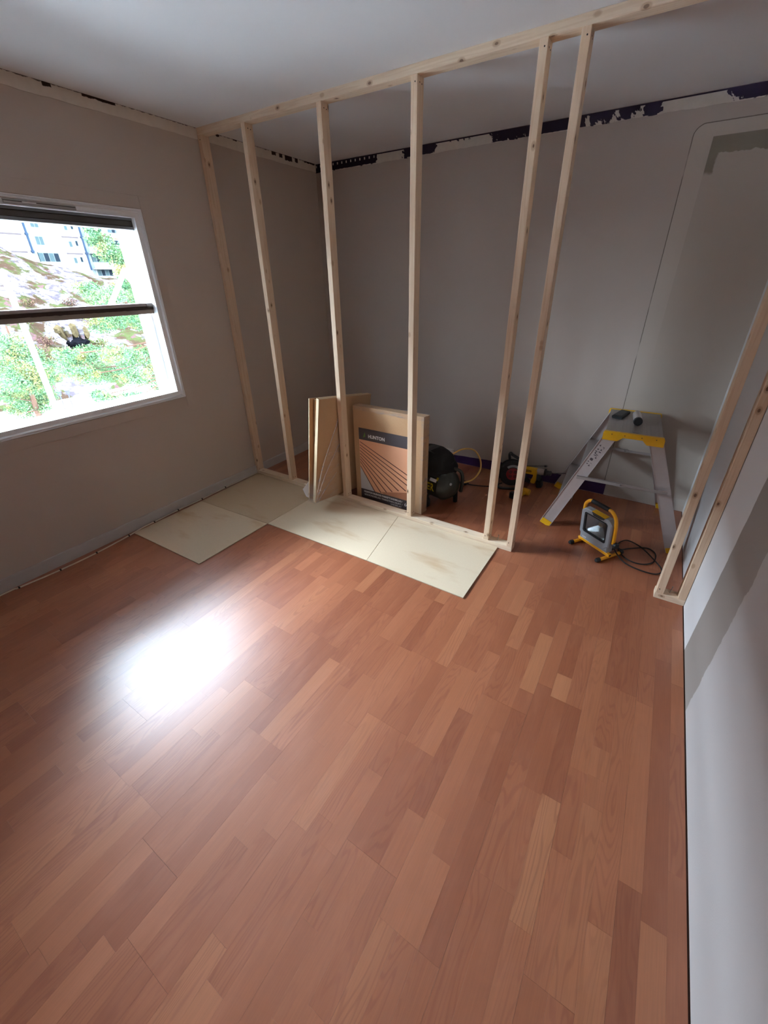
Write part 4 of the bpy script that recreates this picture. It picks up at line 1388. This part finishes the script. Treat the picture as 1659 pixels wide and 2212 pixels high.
# carrying handle arch
arch = [(-0.118, 0.000, 0.135), (-0.118, -0.012, 0.235), (-0.112, -0.019, 0.285), (-0.085, -0.024, 0.318), (-0.055, -0.026, 0.325), (0.050, -0.026, 0.325), (0.080, -0.024, 0.318), (0.106, -0.019, 0.285), (0.114, -0.010, 0.225), (0.116, 0.002, 0.115)]
bm = bmesh.new(); tube(bm, arch, 0.0105, 12, 5); hd = obj('handle', bm, M_yelp, lt, True)
bm = bmesh.new(); tube(bm, [(-0.066, -0.026, 0.3255), (0.056, -0.026, 0.3255)], 0.0140, 14); obj('grip', bm, M_blk, hd, True)
bm = bmesh.new(); lathe(bm, [(0.0, 0.0), (0.007, 0.0), (0.007, 0.010), (0.019, 0.012), (0.019, 0.028), (0.015, 0.032), (0.0, 0.032)], along((0.112, 0.006, 0.110), (1, 0, 0)), 14); obj('tilt_knob', bm, M_blk, lt, True)
bm = bmesh.new(); box(bm, 0.06, 0.10, 0.030, 0.070, 0.045, 0.085, bev=0.004); obj('junction_box', bm, M_blk, lt)
bpy.context.view_layer.update()
inv = lt.matrix_world.inverted()
bm = bmesh.new()
wc = [(2.872, -0.828, 0.07), (2.90, -0.80, 0.03), (2.95, -0.72, 0.006), (3.04, -0.66, 0.006), (3.09, -0.70, 0.006), (3.085, -0.80, 0.006), (3.03, -0.86, 0.006), (2.955, -0.86, 0.007), (2.90, -0.80, 0.010), (2.885, -0.70, 0.008), (2.93, -0.63, 0.008), (3.01, -0.68, 0.013),
      (3.08, -0.78, 0.014), (3.130, -0.865, 0.006), (3.10, -0.925, 0.006), (3.02, -0.93, 0.006), (2.94, -0.90, 0.006), (2.885, -0.86, 0.03), (2.86, -0.835, 0.06)]
tube(bm, [inv @ Vector(p) for p in wc], 0.0040, 8, 6)
obj('supply_cable', bm, M_blk, lt, True)


# ------------------------------------------------------------------ outdoors: street, rocky slope, pines, flats
def foliage_mat(name, a, b, c_):
    mt, n = new_mat(name)
    p = n.pos()
    f = n.noise(p, 3.5, 3)
    g = n.noise(p, 1.2, 2)
    c = n.mix(n.step(f, 0.35, 0.65), a, b)
    c = n.mix(n.m('MULTIPLY', n.step(g, 0.52, 0.66), 0.8), c, c_)
    n.set(color=c, rough=0.8, spec=0.0)
    return mt
M_pineleaf = foliage_mat('pine_needles', (0.0125, 0.0275, 0.0145, 1), (0.0190, 0.0310, 0.0120, 1), (0.0360, 0.0300, 0.0105, 1))
M_shrubleaf = foliage_mat('shrub_leaves', (0.00744, 0.01488, 0.00496, 1), (0.01488, 0.01736, 0.00496, 1), (0.01736, 0.01240, 0.00396, 1))
M_heather = foliage_mat('heather', (0.01240, 0.00644, 0.00644, 1), (0.01636, 0.00992, 0.00596, 1), (0.01140, 0.01192, 0.00396, 1))
M_bark = plain('pine_bark', (0.01800, 0.01020, 0.00720, 1), 0.9, 0, 0.25, 8, spec=0.0)
M_street = plain('pale_concrete', (0.72, 0.71, 0.70, 1), 0.9, 0, 0.06, 0.6, spec=0.0)
M_facade = plain('white_facade', (0.05760, 0.05616, 0.05616, 1), 0.8, 0, 0.03, 0.5, spec=0.0)
M_pinkband = plain('pink_band', (0.01248, 0.01014, 0.01053, 1), 0.8, 0, 0.05, 0.5, spec=0.0)
M_winglass = plain('flat_window_glass', (0.00750, 0.01088, 0.01162, 1), 0.6, 0, 0.3, 0.7, spec=0.0)
M_windark = plain('dark_window_glass', (0.00210, 0.00300, 0.00413, 1), 0.6, 0, 0.3, 0.7, spec=0.0)
M_winfr = plain('pale_window_frame', (0.02310, 0.02730, 0.02835, 1), 0.6, spec=0.0)
M_pipe = plain('blue_grey_downpipe', (0.00420, 0.00665, 0.01120, 1), 0.5, spec=0.0)
M_wpole = plain('white_scaffold_paint', (0.13500, 0.13500, 0.13500, 1), 0.5, spec=0.0)
M_added_board = plain('added_shade_board_grey', (0.16, 0.14, 0.12, 1), 0.8, spec=0.0)
M_lantern = plain('black_lantern', (0.01, 0.01, 0.016, 1), 0.5, spec=0.0)

def rock_mat():
    mt, n = new_mat('rock_and_heath')
    p = n.pos()
    g = n.noise(n.vm('MULTIPLY', p, (0.16, 0.24, 0.42)), 1.0, 4, 0.62)
    f = n.noise(n.vm('MULTIPLY', p, (0.9, 0.9, 2.2)), 1.0, 4, 0.6)
    h = n.noise(p, 0.55, 3)
    rock = n.mix(n.step(f, 0.36, 0.66), (0.0075, 0.0062, 0.0072, 1), (0.026, 0.0235, 0.0240, 1))
    heath = n.mix(n.step(h, 0.4, 0.6), (0.00546, 0.00336, 0.00231, 1), (0.00546, 0.00672, 0.00252, 1))
    heath = n.mix(n.m('MULTIPLY', n.step(n.noise(p, 1.1, 2), 0.55, 0.65), 0.8), heath, (0.01134, 0.00546, 0.00672, 1))
    n.set(color=n.mix(n.step(g, 0.47, 0.53), rock, heath), rough=0.9, spec=0.0)
    n.bump(f, 0.8, 0.4)
    return mt
M_rock = rock_mat()

gz = -9.0
bm = bmesh.new(); box(bm, -56, -TH - 0.05, -80, 80, gz - 0.3, gz)
st_ = obj('street', bm, M_street); struct(st_)
def topz(y):
    pts_ = [(-60, 9.0), (18, 8.0), (28, 6.6), (32, 4.8), (36, 4.0), (41, 2.3), (48, 2.0), (90, 0.5)]
    for (a0, b0), (a1, b1) in zip(pts_, pts_[1:]):
        if a0 <= y <= a1: return b0 + (b1 - b0) * (y - a0) / (a1 - a0)
    return 0.5
def hill(x, y):
    yy = (y + 3.33) * 92.8 / (2.8 - x) - 3.33
    t = (-x - 47.0) / 44.0
    t = max(0.0, min(1.0, t))
    if t <= 0: return gz - 0.05
    v = Vector((x * 0.11, y * 0.13, 0))
    n1 = noise.noise(v); n2 = noise.noise(v * 3.1); n3 = noise.noise(v * 8.3)
    base = gz + (topz(yy) - gz) * (t ** 0.75)
    bumpy = (1.3 * n1 + 0.75 * n2 + 0.3 * n3) * min(1.0, 4 * t) * (1.0 - 0.75 * max(0, (t - 0.8) / 0.2))
    terr = 0.55 * math.sin(base * 2.0 + 2 * n1)
    return base + bumpy + terr * min(1, 4 * t) * (1 - t)
bm = bmesh.new()
nx_, ny_ = 100, 280
G_ = [[bm.verts.new((-46.5 - 50.0 * i / nx_, -70 + 140.0 * j / ny_, hill(-46.5 - 50.0 * i / nx_, -70 + 140.0 * j / ny_))) for j in range(ny_ + 1)] for i in range(nx_ + 1)]
for i in range(nx_):
    for j in range(ny_):
        bm.faces.new((G_[i][j], G_[i + 1][j], G_[i + 1][j + 1], G_[i][j + 1]))
hl = obj('hillside', bm, M_rock, None, True); struct(hl)
# rock overhang; a solid black lump paints the shade of its hollow
def cave_at(x, y): return Vector((x, y, hill(x, y)))
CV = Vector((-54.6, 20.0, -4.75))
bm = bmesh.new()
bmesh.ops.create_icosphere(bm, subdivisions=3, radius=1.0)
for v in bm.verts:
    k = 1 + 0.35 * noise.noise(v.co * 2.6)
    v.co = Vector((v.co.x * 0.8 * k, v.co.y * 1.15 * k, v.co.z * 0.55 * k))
o = tag(obj('hollow_shade_lump', bm, plain('hollow_shade_black', (0.0006, 0.0006, 0.0008, 1), 1.0, 0, 0.06, 30, 0, 0.0)), 'black lump painted as the shade in the hollow under the rock overhang', 'hollow'); o.location = CV
hollow = o
M_ochre = plain('ochre_rock', (0.010, 0.0075, 0.0040, 1), 0.9, 0, 0.45, 2, 0, 0.0)
bm = bmesh.new()
rr = random.Random(4)
ys = [18.4 + 0.22 * k for k in range(15)]
topl = [-3.0 + 0.35 * math.sin(k * 0.9) + rr.uniform(-0.12, 0.12) for k in range(15)]
botl = [-4.2 + 0.45 * math.sin(k * 1.3 + 1) + rr.uniform(-0.25, 0.25) for k in range(15)]
cols = []
for y, t0, b0 in zip(ys, topl, botl):
    cols.append([bm.verts.new((-54.45 + rr.uniform(-0.12, 0.12) - 1.1 * q, y + rr.uniform(-0.06, 0.06), t0 + (b0 - t0) * f_)) for q, f_ in ((0.9, 0.0), (0.25, 0.15), (0.1, 0.5), (0.05, 0.85), (0.3, 1.0), (0.9, 0.9))])
for A_, B_ in zip(cols, cols[1:]):
    for k in range(6): bm.faces.new((A_[k], B_[k], B_[(k + 1) % 6], A_[(k + 1) % 6]))
bm.faces.new(cols[0]); bm.faces.new(cols[-1][::-1])
ov = tag(obj('rock_overhang', bm, M_ochre), 'ochre rock overhang with a jagged lower edge over a dark hollow on the slope', 'rock')
hollow.parent = ov
for k_ in ('label', 'category'): del hollow[k_]
bm = bmesh.new()
for y0, w_ in ((19.25, 0.24), (20.55, 0.20)):
    prism(bm, [(y0 - w_, -2.9), (y0 + w_, -2.9), (y0 + w_ * 1.3, -3.6), (y0 + w_ * 0.5, -4.7), (y0 - w_ * 0.6, -4.5), (y0 - w_ * 1.1, -3.5)], 'x', -54.25, -54.9)
o = obj('pale_vein', bm, M_rock, ov); o['kind'] = 'stuff'
def clump(bm, c, r, cnt, rng, ln=0.16, flat_=0.6):
    for _ in range(cnt):
        d = Vector((rng.gauss(0, 1), rng.gauss(0, 1), rng.gauss(0, 1))).normalized() * (rng.random() ** 0.45) * r
        p = Vector(c) + Vector((d.x, d.y, d.z * flat_))
        a = Vector((rng.gauss(0, 1), rng.gauss(0, 1), rng.gauss(0.35, 0.7))).normalized() * ln * rng.uniform(0.6, 1.4)
        b = a.cross(Vector((rng.gauss(0, 1), rng.gauss(0, 1), rng.gauss(0, 1)))).normalized() * ln * 0.30
        v = [bm.verts.new(q) for q in (p, p + a * 0.55 + b, p + a, p + a * 0.55 - b)]
        bm.faces.new(v)
PINE1 = [(-21.4, 8.89, 3.31, 0.6), (-20.8, 8.86, 2.8, 0.72), (-20.5, 9.22, 2.51, 0.72), (-19.8, 9.42, 2.78, 0.64), (-20.8, 8.4, 3.62, 0.33), (-19.9, 8.99, 1.9, 0.57), (-24.4, 9.05, 1.18, 0.66), (-22.2, 8.46, 0.77, 0.68), (-19.8, 7.98, 0.92, 0.69), (-21.3, 9.39, 1.18, 0.67), (-20.0, 9.19, 0.87, 0.58), (-23.9, 9.01, -0.57, 0.8), (-22.2, 8.91, -0.37, 0.76), (-23.3, 10.37, -0.41, 0.66), (-21.8, 10.15, -0.57, 0.69), (-21.6, 5.86, -1.57, 0.52), (-24.4, 7.28, -2.23, 0.73), (-23.4, 7.61, -1.95, 0.78), (-23.1, 8.11, -2.12, 0.85), (-19.9, 7.36, -1.65, 0.75), (-20.7, 8.33, -2.08, 0.78), (-23.7, 10.71, -2.41, 0.82), (-20.5, 9.48, -2.61, 0.67), (-23.8, 6.63, -2.68, 0.64), (-21.4, 6.25, -2.62, 0.72), (-23.9, 8.02, -3.18, 0.87), (-24.5, 9.2, -3.32, 0.9), (-20.1, 8.02, -2.93, 0.77), (-23.5, 10.58, -3.89, 0.82), (-23.4, 10.94, -4.68, 0.68), (-19.6, 5.9, -3.36, 0.49), (-20.1, 6.58, -3.82, 0.51), (-23.1, 8.73, -4.57, 0.58), (-19.7, 7.76, -3.79, 0.38)]
PINE2 = [(-27.8, 5.73, -1.52, 1.03), (-27.1, 5.92, -2.11, 1.01), (-29.5, 5.61, -2.78, 1.17), (-25.8, 5.46, -2.67, 0.97), (-27.0, 6.68, -2.73, 0.71), (-25.7, 4.69, -3.0, 1.04), (-26.0, 5.59, -3.47, 0.91), (-29.0, 7.46, -3.74, 0.67), (-28.7, 4.96, -4.18, 0.82), (-29.7, 5.99, -4.81, 1.02), (-29.8, 6.98, -4.9, 0.86), (-30.2, 5.96, -5.76, 0.78), (-29.0, 6.39, -5.39, 0.59), (-27.5, 4.73, -4.9, 0.55)]
rng = random.Random(3)
def pine(base, top, lean, clumps, label, cnt):
    root = tag(empty('pine_tree', base), label, 'tree', 'pines outside the window')
    B_ = Vector(base)
    ax = [Vector((0, 0, 0)), Vector((lean * 0.3, 0.1, (top - base[2]) * 0.35)), Vector((lean * 0.8, 0.2, (top - base[2]) * 0.7)), Vector((lean, 0.2, top - base[2]))]
    bm = bmesh.new()
    P = smooth_path(ax, 5)
    tube(bm, P, [0.20 - 0.16 * k / (len(P) - 1) for k in range(len(P))], 8)
    obj('trunk', bm, M_bark, root, True)
    fb = bmesh.new()
    for c in clumps:
        q = Vector(c[:3]) - B_
        # a bough from the trunk to every tuft
        zt = q.z - 0.5
        near = min(P, key=lambda t: abs(t.z - zt))
        bm = bmesh.new()
        mid = near.lerp(q, 0.55) + Vector((0, 0, -0.12))
        tube(bm, smooth_path([near, mid, q], 4), 0.032, 5)
        obj('bough', bm, M_bark, root, True)
        clump(fb, q, c[3] * 1.05, int(cnt * 1.9 * c[3] / 0.7), rng, 0.115)
    me = bpy.data.meshes.new('needles'); fb.to_mesh(me); fb.free()
    o = link('needles', me, M_pineleaf, root); o['kind'] = 'stuff'
    return root
pine((-23.0, 11.6, gz), 6.0, -0.4, PINE1, 'tall pine filling the right half of the window view', 520)
pine((-29.0, 5.9, gz), -0.6, 0.6, PINE2, 'bushy pine at the left edge of the window view', 620)
# low shrubs and heather cushions on the slope
SH = [(-62.5, 24.7, 1.25, 1, 'yellow-green shrub on the slope below the right downpipe'),
      (-59.1, 17.2, 1.3, 1, 'large green shrub on the slope just right of the white pole'),
      (-66.0, 20.6, 1.0, 0, 'brown heather cushion on the ridge at the left window edge'),
      (-70.0, 27.0, 1.1, 0, 'brown heather cushion on the ridge under the left downpipe'),
      (-55.6, 17.4, 1.0, 0, 'pinkish heather cushion just above the mid rail, left of the hollow'),
      (-53.0, 15.4, 1.1, 0, 'reddish heather cushion on the slope below the mid rail, by the white pole'),
      (-55.0, 22.6, 0.9, 1, 'green shrub on the slope right of the dark hollow'),
      (-66.0, 30.5, 1.1, 1, 'pale green shrub at the foot of the white flats')]
for x, y, r, kind, slab in SH:
    fb = bmesh.new()
    clump(fb, (0, 0, r * 0.35), r, int(420 * r), rng, 0.17, 0.6)
    me = bpy.data.meshes.new('leaves'); fb.to_mesh(me); fb.free()
    root = tag(empty('shrub', (x, y, hill(x, y))), slab, 'shrub', 'shrubs and heather on the slope')
    o = link('leaves', me, M_shrubleaf if kind else M_heather, root); o['kind'] = 'stuff'
    bm = bmesh.new()
    for k in range(5):
        a = k * 1.26
        tube(bm, [(0, 0, -0.3), (0.5 * r * math.cos(a), 0.5 * r * math.sin(a), r * 0.4)], 0.03, 5)
    obj('stems', bm, M_bark, root)

# block of flats above the slope; facade plane x = -97
fx = -97.0
bd = tag(empty('apartment_building', (fx, 40, 2.0)), 'white block of flats with blue downpipes on the hill outside the window', 'building')
def bpart(name, x0, x1, y0, y1, z0, z1, mt, parent=None):
    bm = bmesh.new(); box(bm, x0 - fx, x1 - fx, y0 - 40, y1 - 40, z0 - 2, z1 - 2)
    return obj(name, bm, mt, parent or bd)
bpart('wall', fx - 10, fx, -70, 84, -3, 36.4, M_facade)
bpart('roof', fx - 10.3, fx + 0.4, -70.3, 84.3, 36.4, 36.7, M_pipe)
def window(y0, y1, z0, z1, lights=2, mt=None):
    f_ = bpart('window', fx - 0.02, fx + 0.06, y0, y1, z0, z1, M_winfr)
    w = (y1 - y0 - 0.08) / lights
    for k in range(lights):
        a = y0 + 0.08 + k * w
        bpart('pane', fx + 0.05, fx + 0.075, a, a + w - 0.08, z0 + 0.08, z1 - 0.08, mt or (M_windark if k % 2 else M_winglass), f_)
for fl in range(10):
    z0 = 3.85 + 2.72 * fl
    zb = z0 + 2.72
    for (y0, y1) in ((17, 34.2), (40.4, 43.3)):
        if zb < 33: bpart('pink_band', fx, fx + 0.05, y0, y1, zb - 0.30, zb - 0.06, M_pinkband)
    if z0 > 2.5: window(42.45, 42.95, z0 + 1.1, z0 + 2.05, 1, M_windark)
    if z0 > 2.5: window(41.3, 41.9, z0 + 0.9, z0 + 1.9, 1, M_winglass)
    if fl > 0: window(36.0, 37.3, z0 + 1.0, z0 + 2.4, 2, M_winglass)
    if fl == 0: window(35.6, 39.0, z0 + 1.05, z0 + 2.55, 4)
    if fl > 0 or True:
        window(44.6, 48.0, z0 + 1.15, z0 + 2.60, 4, None)
        window(49.1, 52.2, z0 + 1.00, z0 + 2.50, 4, None)
    b_ = bpart('balcony', fx, fx + 1.1, 44.3, 48.2, z0 - 0.08, z0 + 0.08, M_facade)
    bpart('parapet', fx + 1.0, fx + 1.1, 44.3, 48.2, z0 + 0.08, z0 + 0.95, M_facade, b_)
window(44.9, 47.9, 2.55, 3.75, 4, None)
for y in (34.9, 43.85):
    bm = bmesh.new(); tube(bm, [(0.25, y - 40, 0.0 + (4.2 if y < 40 else 1.6)), (0.25, y - 40, 31.4)], 0.16, 8)
    p_ = obj('downpipe', bm, M_pipe, bd)
    for z in (6.5, 9.2, 11.9, 14.6, 17.3, 20.0, 22.7):
        bpart('pipe_bracket', fx, fx + 0.42, y - 0.22, y + 0.22, z - 0.15, z + 0.15, M_pipe, p_)
    bpart('pale_stripe', fx + 0.0, fx + 0.06, y + 0.25, y + 0.85, 2.5, 33.0, M_winfr)

# lantern posts on the street
for i, (x, y) in enumerate(((-41.5, 12.5), (-41.65, 11.9))):
    lp = tag(empty('street_lantern', (x, y, gz)), 'small black street lantern on a thin post, %s of the two in the window view' % ('right' if i == 0 else 'left'), 'street lamp', 'street lanterns')
    bm = bmesh.new(); tube(bm, [(0, 0, 0), (0, 0, 1.55)], 0.05, 8); obj('post', bm, M_lantern, lp)
    bm = bmesh.new(); lathe(bm, [(0.0, 1.5), (0.10, 1.5), (0.19, 1.86), (0.24, 1.88), (0.06, 2.0), (0.0, 2.02)], None, 10); obj('lantern_head', bm, M_lantern, lp)
# white scaffold standing outside the window
sc = tag(empty('scaffold', (-2.0, -1.75, gz)), 'white tube scaffold with diagonal braces just outside the window', 'scaffold')
def pole(name, a, b, r):
    o0 = Vector((-2.0, -1.75, gz))
    bm = bmesh.new(); tube(bm, [Vector(a) - o0, Vector(b) - o0], r, 12); return obj(name, bm, M_wpole, sc, True)
pole('upright', (-2.0, -1.755, gz), (-2.0, -1.755, 1.62), 0.024)
pole('upright', (-2.0, -0.52, gz), (-2.0, -0.52, 3.0), 0.024)
pole('brace', (-2.0, -0.735, 1.655), (-2.0, -1.02, 1.27), 0.024)
pole('brace', (-2.0, -0.745, 1.60), (-2.0, -0.53, 1.285), 0.018)
pole('ledger', (-2.0, -1.755, 1.262), (-2.0, -0.52, 1.262), 0.016)
for k in range(5):  # unseen boards added above the window to shape the glare on the floor
    bm = bmesh.new(); box(bm, 0.72 + k * 0.20, 0.915 + k * 0.20, -1.6, 2.0, 2.36 - gz, 2.40 - gz)
    obj('added_shade_board', bm, M_added_board, sc)
pole('upright', (-0.34, 0.30, gz), (-0.34, 0.30, 3.0), 0.024)
pole('upright', (-0.34, -3.40, gz), (-0.34, -3.40, 3.0), 0.024)
for y in (0.30, -3.40):
    pole('transom_tube', (-2.05, y if y > 0 else -3.40, 2.33), (-0.30, y if y > 0 else -3.40, 2.33), 0.024)
pole('upright', (-2.0, -3.40, gz), (-2.0, -3.40, 3.0), 0.024)
pole('upright', (-2.0, 0.30, gz), (-2.0, 0.30, 3.0), 0.024)
for x in (-1.95, -0.40):
    pole('ledger', (x, -3.45, 2.35), (x, 0.35, 2.35), 0.020)
